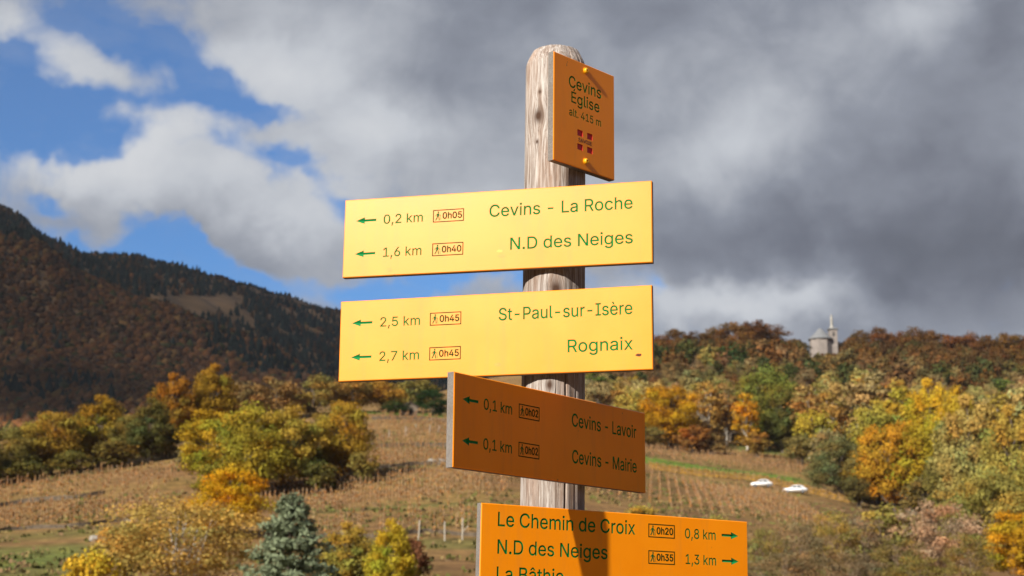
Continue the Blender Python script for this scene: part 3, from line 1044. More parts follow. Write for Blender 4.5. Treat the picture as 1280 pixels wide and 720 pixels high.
def build_mass():
    Vs, Fs, Ts = [], [], []
    off = 0
    for (px, Y, key, h, col) in MASS:
        (cv, cf, ct), _ = PROTO[key]['data']
        sel = rng.choice(len(cf), min(len(cf), 700), replace=False)
        V = cv.reshape(-1, 4, 3)[sel]
        cen = V.mean(1, keepdims=True)
        V = (cen + (V - cen) * 2.0).reshape(-1, 3)
        a = rng.uniform(0, 6.28)
        R = np.array([[math.cos(a), -math.sin(a), 0], [math.sin(a), math.cos(a), 0], [0, 0, 1]])
        wd = h * rng.uniform(.62, .85)
        V = (V @ R.T) * np.array([wd / PROTO[key]['w'], wd / PROTO[key]['w'], h / PROTO[key]['top']]) + at(px, Y)
        F = np.arange(len(V)).reshape(-1, 4)
        Vs.append(V)
        Fs.append(F + off)
        off += len(V)
        Ts.append(ct[sel] * np.array(col))
    me = np_mesh('woodland', np.concatenate(Vs), np.concatenate(Fs), M_MASS, np.clip(np.concatenate(Ts), .003, 1))
    tag(mesh_obj('woodland', me), 'mass of rust brown autumn wood filling the hill under the chapel', 'woodland', kind='stuff')


build_mass()

# ------------------------------------------------------------------ vineyard
M_VINE = leaf_material('vine_leaf', use_obj=False, trans=.2)


def vine_np(seed, col):
    g = np.random.default_rng(seed)
    post, f0 = tube_np([[0, 0, -.1], [0.01, 0, 1.45]], [.05, .04], 4)
    n = 11
    pos = np.stack([g.normal(0, .09, n), g.normal(0, .12, n), g.uniform(.2, 1.35, n)], -1)
    v, f = leaves_np(pos, g.normal(size=(n, 3)) + np.array([0, -.6, .3]), .26)
    V = np.concatenate([post, v])
    F = np.concatenate([f0, f + len(post)])
    T = np.concatenate([np.tile(np.array([[.44, .30, .18]]), (len(f0), 1)), np.array(col) * g.uniform(.75, 1.25, (n, 1))])
    return V, F, T


VCOL = [(.38, .19, .065), (.35, .18, .07), (.41, .22, .07), (.32, .19, .065), (.37, .165, .055)]
VINES = [vine_np(40 + i, VCOL[i % 5]) for i in range(10)]
VGOLD = [vine_np(60 + i, (.46, .26, .03)) for i in range(4)]


def vine_field(pa, pb, ya, yb, row, step, slant=0.0, prob=1.0):
    """rows running up the slope between two columns of the picture"""
    out = []
    ym = (ya + yb) / 2
    xa, xb = at(pa, ym)[0], at(pb, ym)[0]
    n = int((xb - xa) / row)
    for i in range(n + 1):
        for y in np.arange(ya, yb, step):
            x = xa + i * row + slant * (y - ym) + random.gauss(0, .05)
            if random.random() < prob:
                out.append((x, y + random.gauss(0, .1)))
    return out


FIELDS = [vine_field(345, 640, 188, 222, 1.25, 2.3, .1, .96), vine_field(392, 650, 227, 262, 1.3, 2.4, .08, .96),
          vine_field(455, 640, 268, 330, 1.6, 2.8, .05, .85), vine_field(480, 650, 336, 350, 1.8, 3.0, 0, .7),
          vine_field(-60, 200, 168, 196, 1.5, 2.2, -.15, .8), vine_field(-60, 225, 200, 232, 1.6, 2.3, -.12, .75),
          vine_field(660, 1010, 205, 282, 1.45, 2.3, .1, .92), vine_field(800, 1020, 338, 372, 1.6, 2.6, 0, .9), vine_field(400, 650, 152, 176, 1.6, 2.2, .1, .5)]
gold = []
for px in np.arange(812, 1062, 1.6):
    y = 302 if px < 950 else 302 - (px - 950) * .16
    for dy in (0, 2.2):
        gold.append((at(px, y + dy)[0], y + dy))
allv = [(x, y, 0) for f in FIELDS for x, y in f] + [(x, y, 1) for x, y in gold]
vis = [(math.hypot(x, y), x, y, k) for x, y, k in allv]
# the nearest ones of the combed rows become vines of their own
order = sorted(range(len(vis)), key=lambda i: vis[i][0] if (380 < project((vis[i][1], vis[i][2], float(terrain(vis[i][1], vis[i][2]))))[0] < 590 and vis[i][2] > 186) else 9999)
single = set(order[:260])
vm = [np_mesh('grapevine', V, F, M_VINE, np.clip(T_, .01, 1)) for V, F, T_ in VINES]
Vs, Fs, Ts = [], [], []
off = 0
for i, (dist, x, y, k) in enumerate(vis):
    z = float(terrain(x, y))
    s = random.uniform(.8, 1.15)
    if i in single:
        o = mesh_obj('grapevine', vm[i % len(vm)], None, (x, y, z), (0, 0, random.uniform(0, 6.28)))
        o.scale = (s, s, s)
        tag(o, 'small rusty grapevine on its stake in the combed rows below the clump', 'grapevine', 'staked vines in the combed rows')
        continue
    V, F, T_ = (VGOLD if k else VINES)[random.randrange(4 if k else 10)]
    Vs.append(V * s * np.array([1, 1, 1.0]) + np.array([x, y, z]))
    Fs.append(F + off)
    off += len(V)
    Ts.append(T_ * random.uniform(.75, 1.2))
me = np_mesh('vines', np.concatenate(Vs), np.concatenate(Fs), M_VINE, np.clip(np.concatenate(Ts), .01, 1))
tag(mesh_obj('vines', me), 'rusty autumn vines covering the terraced slopes', 'vineyard', kind='stuff')


def grass_tufts():
    n = 9000
    px = rng.uniform(-150, 1150, n)
    Y = rng.uniform(100, 395, n)
    Vs, Fs, Ts = [], [], []
    off = 0
    for i in range(n):
        c = ray(px[i], 620)
        x = c[0] / c[1] * Y[i]
        if float(wave2(np.array(x), np.array(Y[i]), 9.0, 2.0)) < -.15:
            continue
        z = float(terrain(x, Y[i]))
        m = 5
        pos = np.stack([rng.normal(0, .35, m), rng.normal(0, .35, m), np.abs(rng.normal(.12, .08, m))], -1) + np.array([x, Y[i], z])
        v, f = leaves_np(pos, rng.normal(size=(m, 3)) * np.array([1, 1, .3]), .38)
        Vs.append(v)
        Fs.append(f + off)
        off += len(v)
        col = [(.25, .19, .08), (.15, .15, .045), (.20, .13, .07), (.09, .085, .03)][rng.integers(4)]
        Ts.append(np.array(col) * rng.uniform(.7, 1.3, (m, 1)))
    me = np_mesh('dry_grass', np.concatenate(Vs), np.concatenate(Fs), M_VINE, np.concatenate(Ts))
    tag(mesh_obj('dry_grass', me), 'dry tufts of grass between the vine rows', 'grass', kind='stuff')


grass_tufts()

# terrace walls, stakes
M_WALL = plain('dry_stone', (.085, .062, .04), .95, .5, 1.6, bump=.8)  # dark stone colour stands in for the shadow lines of the terraces


def terrace_wall(pa, pb, Y, h, label, dy=0.0):
    bm = bmesh.new()
    ps = np.linspace(pa, pb, 26)
    pts = [at(p, Y + dy * (p - pa) / (pb - pa) + 1.5 * math.sin(p * .05)) for p in ps]
    c = sum(pts) / len(pts)
    rings = []
    for p in pts:
        j = random.uniform(.8, 1.15)
        q = p - c
        rings.append([bm.verts.new((q[0], q[1] - .35, q[2] - .4)), bm.verts.new((q[0], q[1] - .22, q[2] + h * j)),
                      bm.verts.new((q[0], q[1] + .25, q[2] + h * j)), bm.verts.new((q[0], q[1] + .35, q[2] - .4))])
    for a, b in zip(rings[:-1], rings[1:]):
        for k in range(4):
            bm.faces.new((a[k], b[k], b[(k + 1) % 4], a[(k + 1) % 4]))
    bm.faces.new(rings[0])
    bm.faces.new(rings[-1][::-1])
    bmesh.ops.recalc_face_normals(bm, faces=bm.faces[:])
    tag(mesh_obj('terrace_wall', bm_mesh('terrace_wall', bm, M_WALL), None, c), label, 'wall', 'low dry stone walls of the vineyard terraces')


terrace_wall(350, 640, 224, .55, 'low dry stone wall just above the combed vine rows', 4)
terrace_wall(440, 645, 265, .7, 'low stone wall at the foot of the upper terraces below the hut', 2)
terrace_wall(465, 645, 333, .6, 'uppermost stone wall below the green strip near the hut', 2)
terrace_wall(-60, 130, 198, .5, 'low dark stone wall crossing the left field', 3)
terrace_wall(400, 640, 150, .4, 'low stone wall at the bottom behind the white stakes', 2)
terrace_wall(-40, 190, 164, .4, 'lowest stone wall of the left field above the green grass', 2)

M_STAKE = plain('white_stake', (.36, .32, .26), .7, .1)
stakes = [(523, 146, 2.1), (556, 146, 2.0), (578, 147, 2.3), (497, 148, 1.6), (486, 290, 1.8), (507, 292, 2.6), (520, 300, 2.2), (537, 296, 2.4), (548, 300, 1.8)]
for i, (px, Y, h) in enumerate(stakes):
    bm = bmesh.new()
    add_tube(bm, (0, 0, -.3), (random.uniform(-.35, .35) if Y > 200 else random.uniform(-.12, .12), 0, h * (.75 if Y > 200 else .95)), .085, .07, 7)
    if i in (2, 5):
        add_tube(bm, (0.05, 0, h * .35), (.55, .1, h * .62), .05, .04, 6)
    near = Y < 200
    tag(mesh_obj('stake', bm_mesh('stake', bm, M_STAKE), None, at(px, Y)),
        'white vineyard stake near the bottom edge left of the lowest sign' if near else 'white stake on the upper terraces below the stone hut', 'stake',
        'white stakes by the bottom edge' if near else 'white stakes on the upper terraces')
M_ROCK = plain('pale_rock', (.27, .24, .20), .9, .2, 3.0)
for i, (px, Y, s) in enumerate([(497, 268, .6), (513, 267, .5), (540, 232, .7), (553, 231, .9), (596, 230, .6), (160, 163, .5), (118, 150, .55), (80, 200, .4)]):
    bm = bmesh.new()
    bmesh.ops.create_icosphere(bm, subdivisions=2, radius=s)
    for v in bm.verts:
        v.co *= 1 + random.gauss(0, .12)
        v.co.z *= .7
    tag(mesh_obj('rock', bm_mesh('rock', bm, M_ROCK), None, at(px, Y, .2)),
        'pale rock in the left field' if px < 200 else 'pale rock on the terraces below the hut', 'rock', 'pale rocks in the left field' if px < 200 else 'pale rocks on the middle terraces')

# ------------------------------------------------------------------ stone hut
M_STONE = plain('hut_stone', (.20, .16, .12), .95, .3, 2.0, bump=.5)
M_TILE = plain('dark_tile', (.06, .045, .04), .85, .3, 5.0)
hut = tag(empty('stone_hut', at(510, 352), (0, 0, .35)), 'small dark roofed stone hut beside the round evergreen', 'hut')
bm = bmesh.new()
add_prism(bm, [(-1.9, -.5), (1.9, -.5), (1.9, 1.9), (0, 2.9), (-1.9, 1.9)], -1.5, 1.5, 'Y')
mesh_obj('wall', bm_mesh('wall', bm, M_STONE), hut)
bm = bmesh.new()
add_prism(bm, [(-2.3, 1.78), (0, 3.02), (2.3, 1.78), (2.3, 1.98), (0, 3.24), (-2.3, 1.98)], -1.8, 1.8, 'Y')
mesh_obj('roof', bm_mesh('roof', bm, M_TILE), hut)
bm = bmesh.new()
add_box(bm, (.3, -1.53, .85), (.9, .08, 1.75), .01)
mesh_obj('door', bm_mesh('door', bm, plain('hut_door', (.05, .035, .025), .8)), hut)

# ------------------------------------------------------------------ white cars
M_WHITE = plain('car_white', (.82, .82, .82), .25, .02)
M_GLASS = plain('car_glass', (.05, .06, .07), .08, .05)
M_TYRE = plain('tyre', (.02, .02, .02), .9)
M_RIM = plain('rim', (.5, .5, .52), .35, metallic=.8)
M_LAMP = plain('lamp_glass', (.75, .75, .7), .15)
M_RED = plain('tail_red', (.35, .02, .015), .25)


def car(px, Y, rz, label, L=4.2, roof=1.48):
    root = tag(empty('parked_car', at(px, Y, .05), (0, 0, rz)), label, 'car', 'white cars parked in the vineyard')
    h = L / 2
    bm = bmesh.new()
    add_prism(bm, [(-h, .35), (-h * .98, .62), (-h * .93, .80), (-h * .5, .93), (h * .80, .98), (h * .97, .85), (h, .5), (h * .97, .3), (h * .78, .26), (-h * .8, .26), (-h * .96, .28)], -.86, .86, 'Y')
    bmesh.ops.bevel(bm, geom=[e for e in bm.edges if abs(e.verts[0].co.y - e.verts[1].co.y) < .01], offset=.07, segments=2, affect='EDGES')
    mesh_obj('body', bm_mesh('body', bm, M_WHITE, True), root)
    bm = bmesh.new()
    a = [(-h * .48, .92), (-h * .16, roof - .06), (0, roof), (h * .45, roof - .02), (h * .66, roof - .18), (h * .80, .96)]
    add_prism(bm, a, -.70, .70, 'Y')
    for v in bm.verts:
        if v.co.z > 1.2:
            v.co.y *= .86
    bmesh.ops.bevel(bm, geom=bm.edges[:], offset=.04, segments=2, affect='EDGES')
    mesh_obj('cabin', bm_mesh('cabin', bm, M_WHITE, True), root)
    for s in (-1, 1):
        for q in ([(-h * .38, .98), (-h * .13, roof - .14), (h * .10, roof - .10), (h * .10, .98)], [(h * .14, .98), (h * .14, roof - .10), (h * .44, roof - .12), (h * .62, 1.0)]):
            bm = bmesh.new()
            add_prism(bm, q, -.01, .01, 'Y')
            o = mesh_obj('side_window', bm_mesh('side_window', bm, M_GLASS), root, (0, s * .685, 0))
            o.rotation_euler = (s * .16, 0, 0)
            o.location = (0, s * .87, 0) if s else o.location
            o.location.y = s * (.70 + .01) + s * .16 * .98
    bm = bmesh.new()
    vs = [bm.verts.new(p) for p in ((-h * .485, -.6, .97), (-h * .485, .6, .97), (-h * .18, .52, roof - .1), (-h * .18, -.52, roof - .1))]
    bm.faces.new(vs)
    bmesh.ops.solidify(bm, geom=bm.faces[:], thickness=.03)
    mesh_obj('windscreen', bm_mesh('windscreen', bm, M_GLASS), root, (-.02, 0, .01))
    for sx in (-1, 1):
        for sy in (-1, 1):
            w = empty('wheel', (sx * h * .62, sy * .78, .31), (math.pi / 2, 0, 0), root)
            bm = bmesh.new()
            add_tube(bm, (0, 0, -.1), (0, 0, .1), .31, .31, 20)
            mesh_obj('tyre', bm_mesh('tyre', bm, M_TYRE, False), w)
            bm = bmesh.new()
            add_tube(bm, (0, 0, -.112), (0, 0, .112), .19, .19, 16)
            mesh_obj('rim', bm_mesh('rim', bm, M_RIM, False), w)
    for sy in (-1, 1):
        bm = bmesh.new()
        add_box(bm, (-h * .955, sy * .62, .69), (.12, .34, .15), .03)
        mesh_obj('headlight', bm_mesh('headlight', bm, M_LAMP), root)
        bm = bmesh.new()
        add_box(bm, (h * .965, sy * .68, .78), (.10, .22, .2), .03)
        mesh_obj('tail_light', bm_mesh('tail_light', bm, M_RED), root)


car(952, 291, RAD(-6), 'white car parked furthest left among the orange vines')
car(994, 287, RAD(-10), 'white car parked right of the other white car by the vines', 4.7, 1.5)

# ------------------------------------------------------------------ chapel
M_PLASTER = plain('chapel_stone', (.215, .185, .165), .9, .15, .6)
M_SLATE = plain('slate', (.17, .175, .18), .6, .15, 2.0)
M_DARK = plain('belfry_dark', (.02, .02, .02), .9)
M_STATUE = plain('statue_stone', (.30, .285, .25), .7, .1)
CY = 640.0
k = CY / FPX


def row_z(px, row, Y=CY):
    r = ray(px, row)
    return Y * r[2] / r[1]


cb = at(1029, CY)
zb = cb[2]
ez = row_z(1027, 424.5) - zb          # eaves above the ground
az_ = row_z(1027, 411) - zb
chapel = tag(empty('chapel', tuple(cb)), 'pale stone chapel with grey round roof and belfry on the ridge', 'chapel')
x0 = (1026.3 - 1029) * k
R_ = 14.2 * k
bm = bmesh.new()
oct_ = [(x0 + R_ * math.cos(a), R_ * math.sin(a)) for a in [2 * math.pi * (i + .5) / 8 for i in range(8)]]
add_prism(bm, oct_, -2.0, ez, 'Z')
mesh_obj('nave', bm_mesh('nave', bm, M_PLASTER), chapel)
bm = bmesh.new()
rings = []
for rr, zz in ((R_ + .55, ez - .12), (R_ + .55, ez + .12), (R_ * .55, ez + (az_ - ez) * .55), (R_ * .16, az_), (0.01, az_ + .1)):
    rings.append([bm.verts.new((x0 + rr * math.cos(2 * math.pi * i / 16), rr * math.sin(2 * math.pi * i / 16), zz)) for i in range(16)])
for a, b in zip(rings[:-1], rings[1:]):
    for i in range(16):
        bm.faces.new((a[i], a[(i + 1) % 16], b[(i + 1) % 16], b[i]))
bm.faces.new(rings[0][::-1])
mesh_obj('roof', bm_mesh('roof', bm, M_SLATE), chapel)
tx, tw = (1042.3 - 1029) * k, 9.6 * k
tz = row_z(1042, 412.5) - zb
bm = bmesh.new()
add_box(bm, (tx, 0, tz / 2 - 1), (tw, tw, tz + 2))
tower = mesh_obj('tower', bm_mesh('tower', bm, M_PLASTER), chapel)
bm = bmesh.new()
add_box(bm, (tx, 0, tz + .28), (tw + 1.1, tw + 1.1, .55), .08)
mesh_obj('cornice', bm_mesh('cornice', bm, M_SLATE), tower)
bm = bmesh.new()
wz = row_z(1042, 418.5) - zb
add_prism(bm, [(tx - .42, wz - .9), (tx + .42, wz - .9), (tx + .42, wz + .5), (tx + .3, wz + .85), (tx, wz + 1.0), (tx - .3, wz + .85), (tx - .42, wz + .5)], -tw / 2 - .03, -tw / 2 + .2, 'Y')
mesh_obj('belfry_opening', bm_mesh('belfry_opening', bm, M_DARK), tower)
# statue on the belfry: pedestal and robed figure, one continuous lathe-like body with arms folded
sz0 = tz + .55
sh = row_z(1041, 393) - zb - sz0
sx_ = (1041.2 - 1029) * k
bm = bmesh.new()
prof = [(0, 1.25), (.04, 1.15), (.10, .85), (.16, .80), (.20, .52), (.30, .60), (.45, .55), (.60, .50), (.70, .56), (.78, .52), (.83, .26), (.86, .24), (.90, .33), (.95, .32), (.985, .2), (1.0, .02)]
rings = []
for t, r in prof:
    rings.append([bm.verts.new((sx_ + r * math.cos(2 * math.pi * i / 14) * (1.0 if t < .5 else 1.08), r * .8 * math.sin(2 * math.pi * i / 14) - (.12 if .55 < t < .72 else 0), sz0 + t * sh)) for i in range(14)])
for a, b in zip(rings[:-1], rings[1:]):
    for i in range(14):
        bm.faces.new((a[i], a[(i + 1) % 14], b[(i + 1) % 14], b[i]))
bm.faces.new(rings[0][::-1])
bm.faces.new(rings[-1])
mesh_obj('statue', bm_mesh('statue', bm, M_STATUE, True), tower)

# ------------------------------------------------------------------ wooden post
PB, PT_, PR = np.array([0.076783, 2.704229]), np.array([0.080829, 2.714913]), 0.05848


def wood_material():
    m, N, out = new_mat('weathered_wood')
    oc = N.n('ShaderNodeTexCoord').outputs['Object']
    knots = [((-36, .937), 1.35), ((-33, .985), .35), ((-38, .885), .4), ((2, .595), 1.3), ((-8, .415), .8), ((25, 1.0), .3)]
    v = oc
    mask = None
    for (a, z), s in knots:
        kp = (PR * math.sin(RAD(a)) + (z - .6) * .004, -PR * math.cos(RAD(a)) + (z - .6) * .0107, z)
        d = N.vec('SUBTRACT', oc, kp)
        d = N.vec('MULTIPLY', d, (1, 1, .72))
        r2 = N.vec('DOT_PRODUCT', d, d)
        sg = .011 * s
        g = N.math('POWER', .36788, N.math('MULTIPLY', r2, 1 / (sg * sg * 2.6)))
        # fibres bend round the knot
        sh_ = N.vec('SCALE', d)
        N.t.links.new(N.math('MULTIPLY', g, -.75), sh_.node.inputs[3])
        v = N.vec('ADD', v, sh_)
        gk = N.math('POWER', .36788, N.math('MULTIPLY', r2, 1 / (sg * sg * .62)))
        mask = gk if mask is None else N.math('MAXIMUM', mask, gk)
    fine = N.noise(N.vec('MULTIPLY', v, (1, 1, .045)), 420, 6, .65, .3)
    mid = N.noise(N.vec('MULTIPLY', v, (1, 1, .05)), 110, 7, .68, .6)
    big = N.noise(N.vec('MULTIPLY', v, (1, 1, .12)), 22, 4, .55)
    blot = N.noise(oc, 30, 5, .6)
    c = N.ramp(mid, [(.33, (.12, .085, .065)), (.43, (.30, .245, .21)), (.52, (.36, .32, .29)), (.64, (.50, .465, .435))])
    c = N.mix(N.rmap(fine, .40, .56, .8, 0), c, (.15, .105, .08))
    c = N.mix(N.rmap(big, .50, .72, 0, .5), c, (.33, .205, .14))
    fleck = N.noise(N.vec('MULTIPLY', v, (1, 1, .3)), 150, 4, .7)
    c = N.mix(N.rmap(fleck, .60, .68, 0, .7), c, (.16, .12, .10))
    c = N.mix(N.rmap(blot, .62, .75, 0, .35), c, (.50, .44, .38))
    sep = N.n('ShaderNodeSeparateXYZ', inp={0: oc})
    c = N.mix(N.rmap(sep.outputs[2], .6, 1.05, 0, .45), c, N.mix(1.0, c, (1.3, 1.34, 1.38), 'MULTIPLY'))
    c = N.mix(N.math('MULTIPLY', mask, 1.1, clamp=True), c, (.06, .032, .02))
    h = N.math('ADD', N.math('MULTIPLY', fine, .6), N.math('MULTIPLY', mid, 1.0))
    bp = N.n('ShaderNodeBump', inp={'Strength': .8, 'Distance': .0022, 'Height': h})
    b = N.n('ShaderNodeBsdfPrincipled', inp={'Base Color': c, 'Roughness': .85, 'Specular IOR Level': .2, 'Normal': bp.outputs[0]})
    N.t.links.new(b.outputs[0], out.inputs[0])
    return m


def build_post():
    na, zs = 260, np.concatenate([np.linspace(-1.75, -.1, 30), np.linspace(-.08, 1.052, 330), [1.058, 1.064, 1.070, 1.076, 1.081, 1.084]])
    cracks = [(22, .02, .455, .0024, .006), (22.5, -.4, .1, .0022, .006), (44, .33, .42, .0018, .004), (4, .3, .44, .0010, .003), (-14, .52, .66, .0009, .002),
              (30, .98, 1.08, .0012, .003), (52, .96, 1.08, .0014, .003), (42, 1.0, 1.08, .001, .003), (-60, .2, .62, .0008, .0018), (-18, .70, 1.02, .0007, .0014), (62, 1.0, 1.08, .0012, .003), (70, .3, .7, .001, .002)]
    # finer columns near the cracks
    ang = list(np.linspace(-180, 180, na, endpoint=False))
    for a, *_ in cracks:
        ang += [a - 1.6, a - 1.0, a - .5, a, a + .5, a + 1.0, a + 1.6]
    ang = np.unique(np.round(ang, 2))
    g = np.random.default_rng(3)
    V = []
    for z in zs:
        t = z
        cx, cy = PB + (PT_ - PB) * t
        r = np.full(len(ang), PR)
        if z > 1.052:
            q = (z - 1.052) / .032
            r -= .0145 * q ** 1.25
        ar = np.radians(ang)
        r += .0006 * np.sin(ar * 5 + z * 2) + .0004 * np.sin(ar * 13 + z * 5) + .00025 * np.sin(ar * 31 - z * 3)
        for a, z0, z1, w, dp in cracks:
            if z0 < z < z1:
                e = min(1, (z - z0) / .05, (z1 - z) / .05)
                wander = .6 * math.sin(z * 17 + a) + (.25 * (z - z0) * 57 if a == 44 else 0)
                dd = np.abs(ang - a - wander) * np.pi / 180 * PR
                r -= dp * e * np.clip(1 - dd / w, 0, 1)
        V.append(np.stack([cx + r * np.sin(ar), cy - r * np.cos(ar), np.full(len(ang), z)], -1))
    nr, nc = len(zs), len(ang)
    V = np.concatenate(V)
    idx = np.arange(nr * nc).reshape(nr, nc)
    F = []
    for i in range(nr - 1):
        for j in range(nc):
            j2 = (j + 1) % nc
            F.append([idx[i, j], idx[i, j2], idx[i + 1, j2], idx[i + 1, j]])
    top = len(V)
    cx, cy = PB + (PT_ - PB) * 1.085
    V = np.concatenate([V, [[cx, cy, 1.0862]]])
    for j in range(nc):
        F.append([idx[-1, j], idx[-1, (j + 1) % nc], top])
    # object origin on the post's foot axis so that the wood grain follows the axis
    V = V - np.array([PB[0] + (PT_[0] - PB[0]) * .6, PB[1] + (PT_[1] - PB[1]) * .6, 0])
    me = np_mesh('sign_post', V, F, wood_material(), smooth=True)
    o = mesh_obj('sign_post', me, None, (PB[0] + (PT_[0] - PB[0]) * .6, PB[1] + (PT_[1] - PB[1]) * .6, 0))
    tag(o, 'round weathered wooden post carrying the yellow signs', 'post')


build_post()

# ------------------------------------------------------------------ signs


def sign_paint():
    m, N, out = new_mat('yellow_powder_paint')
    tc = N.n('ShaderNodeTexCoord').outputs['Object']
    oi = N.n('ShaderNodeObjectInfo')
    tcr = N.vec('ADD', tc, N.vec('SCALE', oi.outputs['Location']))
    tcr.node.inputs[1].links[0].from_node.inputs[3].default_value = 7.0
    peel = N.noise(tcr, 420, 3, .5)
    streak = N.noise(N.vec('MULTIPLY', tcr, (1, 1, .12)), 45, 5, .6)
    big = N.noise(tcr, 9, 4, .55)
    spot = N.noise(tcr, 60, 2, .4)
    c = N.mix(N.rmap(big, .35, .7), (.89, .264, .0012), (.93, .292, .0018))
    c = N.mix(N.rmap(streak, .52, .78, 0, .32), c, (.58, .21, .03))
    c = N.mix(N.rmap(spot, .77, .79, 0, .6), c, (.30, .14, .03))
    rgh = N.rmap(big, .3, .7, .34, .385)
    bp = N.n('ShaderNodeBump', inp={'Strength': .2, 'Distance': .0004, 'Height': peel})
    b = N.n('ShaderNodeBsdfPrincipled', inp={'Base Color': c, 'Roughness': rgh, 'Specular IOR Level': .38, 'Normal': bp.outputs[0]})
    N.t.links.new(b.outputs[0], out.inputs[0])
    return m


def core_material():
    m, N, out = new_mat('pale_core')
    tc = N.n('ShaderNodeTexCoord').outputs['Object']
    n = N.noise(tc, 380, 5, .7)
    n2 = N.noise(tc, 30, 4, .6)
    c = N.mix(N.rmap(n, .35, .65), (.125, .113, .104), (.215, .20, .185))
    c = N.mix(N.rmap(n2, .5, .7, 0, .5), c, (.12, .10, .085))
    bp = N.n('ShaderNodeBump', inp={'Strength': .5, 'Distance': .0008, 'Height': n})
    b = N.n('ShaderNodeBsdfPrincipled', inp={'Base Color': c, 'Roughness': .85, 'Specular IOR Level': .25, 'Normal': bp.outputs[0]})
    N.t.links.new(b.outputs[0], out.inputs[0])
    return m


M_PAINT = sign_paint()
M_CORE = core_material()
M_GREEN = plain('engraved_green', (.0, .165, .032), .8, .12, 40, spec=.08)
M_ARROW = plain('arrow_green', (.004, .20, .05), .6, .12, 40, spec=.15)
M_PRINT = plain('printed_green', (.0, .034, .006), .8, .15, 60, spec=.08)
M_CROSSRED = plain('emblem_red', (.50, .012, .012), .5, .1, 40)
M_BOLT = plain('bolt_yellow', (.82, .42, .01), .35, .05, 40)
M_RUST = plain('rust_spot', (.10, .035, .012), .9, .4, 300)
M_PALE = plain('bump_highlight', (.90, .38, .02), .5, .08, 80)  # light side of a bolt bump, painted as a paler disc
M_STAIN_BUMP = plain('stain_bump_shade', (.82, .25, .004), .5, .1, 80)  # faint stain, also the painted shading of bolt bumps

_fp = None
for base in (bpy.utils.resource_path('LOCAL'), bpy.utils.resource_path('SYSTEM')):
    q = os.path.join(base or '', 'datafiles', 'fonts', 'Inter.woff2')
    if base and os.path.exists(q):
        _fp = q
FONT = None
if _fp:
    try:
        FONT = bpy.data.fonts.load(_fp)
    except Exception:
        FONT = None


def contours(s):
    """closed outlines of a line of text, as the font draws them"""
    cu = bpy.data.curves.new('lettering', 'FONT')
    cu.body = s
    if FONT:
        cu.font = FONT
    o = bpy.data.objects.new('lettering', cu)
    COL.objects.link(o)
    dg = bpy.context.evaluated_depsgraph_get()
    oe = o.evaluated_get(dg)
    c2 = oe.to_curve(dg)
    out = []
    for sp in c2.splines:
        bp = sp.bezier_points
        lp = []
        if len(bp):
            for i in range(len(bp)):
                p, q = bp[i], bp[(i + 1) % len(bp)]
                straight = (p.handle_right - p.co).length < 1e-5 and (q.handle_left - q.co).length < 1e-5
                d = (q.co - p.co)
                if not straight and d.length > 1e-9:
                    u = d.normalized()
                    straight = abs((p.handle_right - p.co).to_2d().cross(u.to_2d())) < 1e-5 and abs((q.handle_left - q.co).to_2d().cross(u.to_2d())) < 1e-5
                pts = [p.co] if straight else geometry.interpolate_bezier(p.co, p.handle_right, q.handle_left, q.co, 7)[:-1]
                lp += [(v[0], v[1]) for v in pts]
        else:
            lp = [(v.co[0], v.co[1]) for v in sp.points]
        cl = []
        for v in lp:
            if not cl or abs(v[0] - cl[-1][0]) + abs(v[1] - cl[-1][1]) > 1e-5:
                cl.append(v)
        if len(cl) > 2:
            out.append(cl)
    oe.to_curve_clear()
    bpy.data.objects.remove(o)
    return out


def triangulate(loops, outer=None):
    """constrained Delaunay of outlines; gives vertices, triangles inside the letters and triangles outside"""
    vs, es, sa, sb = [], [], [], []
    for li, lp in enumerate(([outer] if outer else []) + loops):
        b0, m = len(vs), len(lp)
        vs += [Vector((q[0] * 100, q[1] * 100)) for q in lp]
        es += [(b0 + i, b0 + (i + 1) % m) for i in range(m)]
        if li or not outer:
            sa += [lp[i] for i in range(m)]
            sb += [lp[(i + 1) % m] for i in range(m)]
    V, E_, F, ov, oe, of = geometry.delaunay_2d_cdt(vs, es, [], 0, 1e-6)
    V = np.array([v[:] for v in V]) / 100
    F = [list(f) for f in F]
    c = np.array([V[f].mean(0) for f in F])
    wind = np.zeros(len(F), int)
    for p, q in zip(np.array(sa), np.array(sb)):
        if p[1] != q[1]:
            x = (q[0] - p[0]) * (c[:, 1] - p[1]) / (q[1] - p[1]) + p[0]
            left = c[:, 0] < x
            wind += ((p[1] <= c[:, 1]) & (q[1] > c[:, 1]) & left).astype(int)
            wind -= ((p[1] > c[:, 1]) & (q[1] <= c[:, 1]) & left).astype(int)
    for i, f in enumerate(F):
        a, b, d = V[f[0]], V[f[1]], V[f[2]]
        if (b[0] - a[0]) * (d[1] - a[1]) - (b[1] - a[1]) * (d[0] - a[0]) < 0:
            F[i] = f[::-1]
    return V, [f for f, k in zip(F, wind) if k], [f for f, k in zip(F, wind) if not k]


def edge_loops(F):
    """outer edges of a set of triangles, chained into loops"""
    es = {}
    for f in F:
        for i in range(3):
            es[(f[i], f[(i + 1) % 3])] = 1
    return [e for e in es if (e[1], e[0]) not in es]


_h = contours('H')
CAPH = max(v[1] for l in _h for v in l) - min(v[1] for l in _h for v in l)


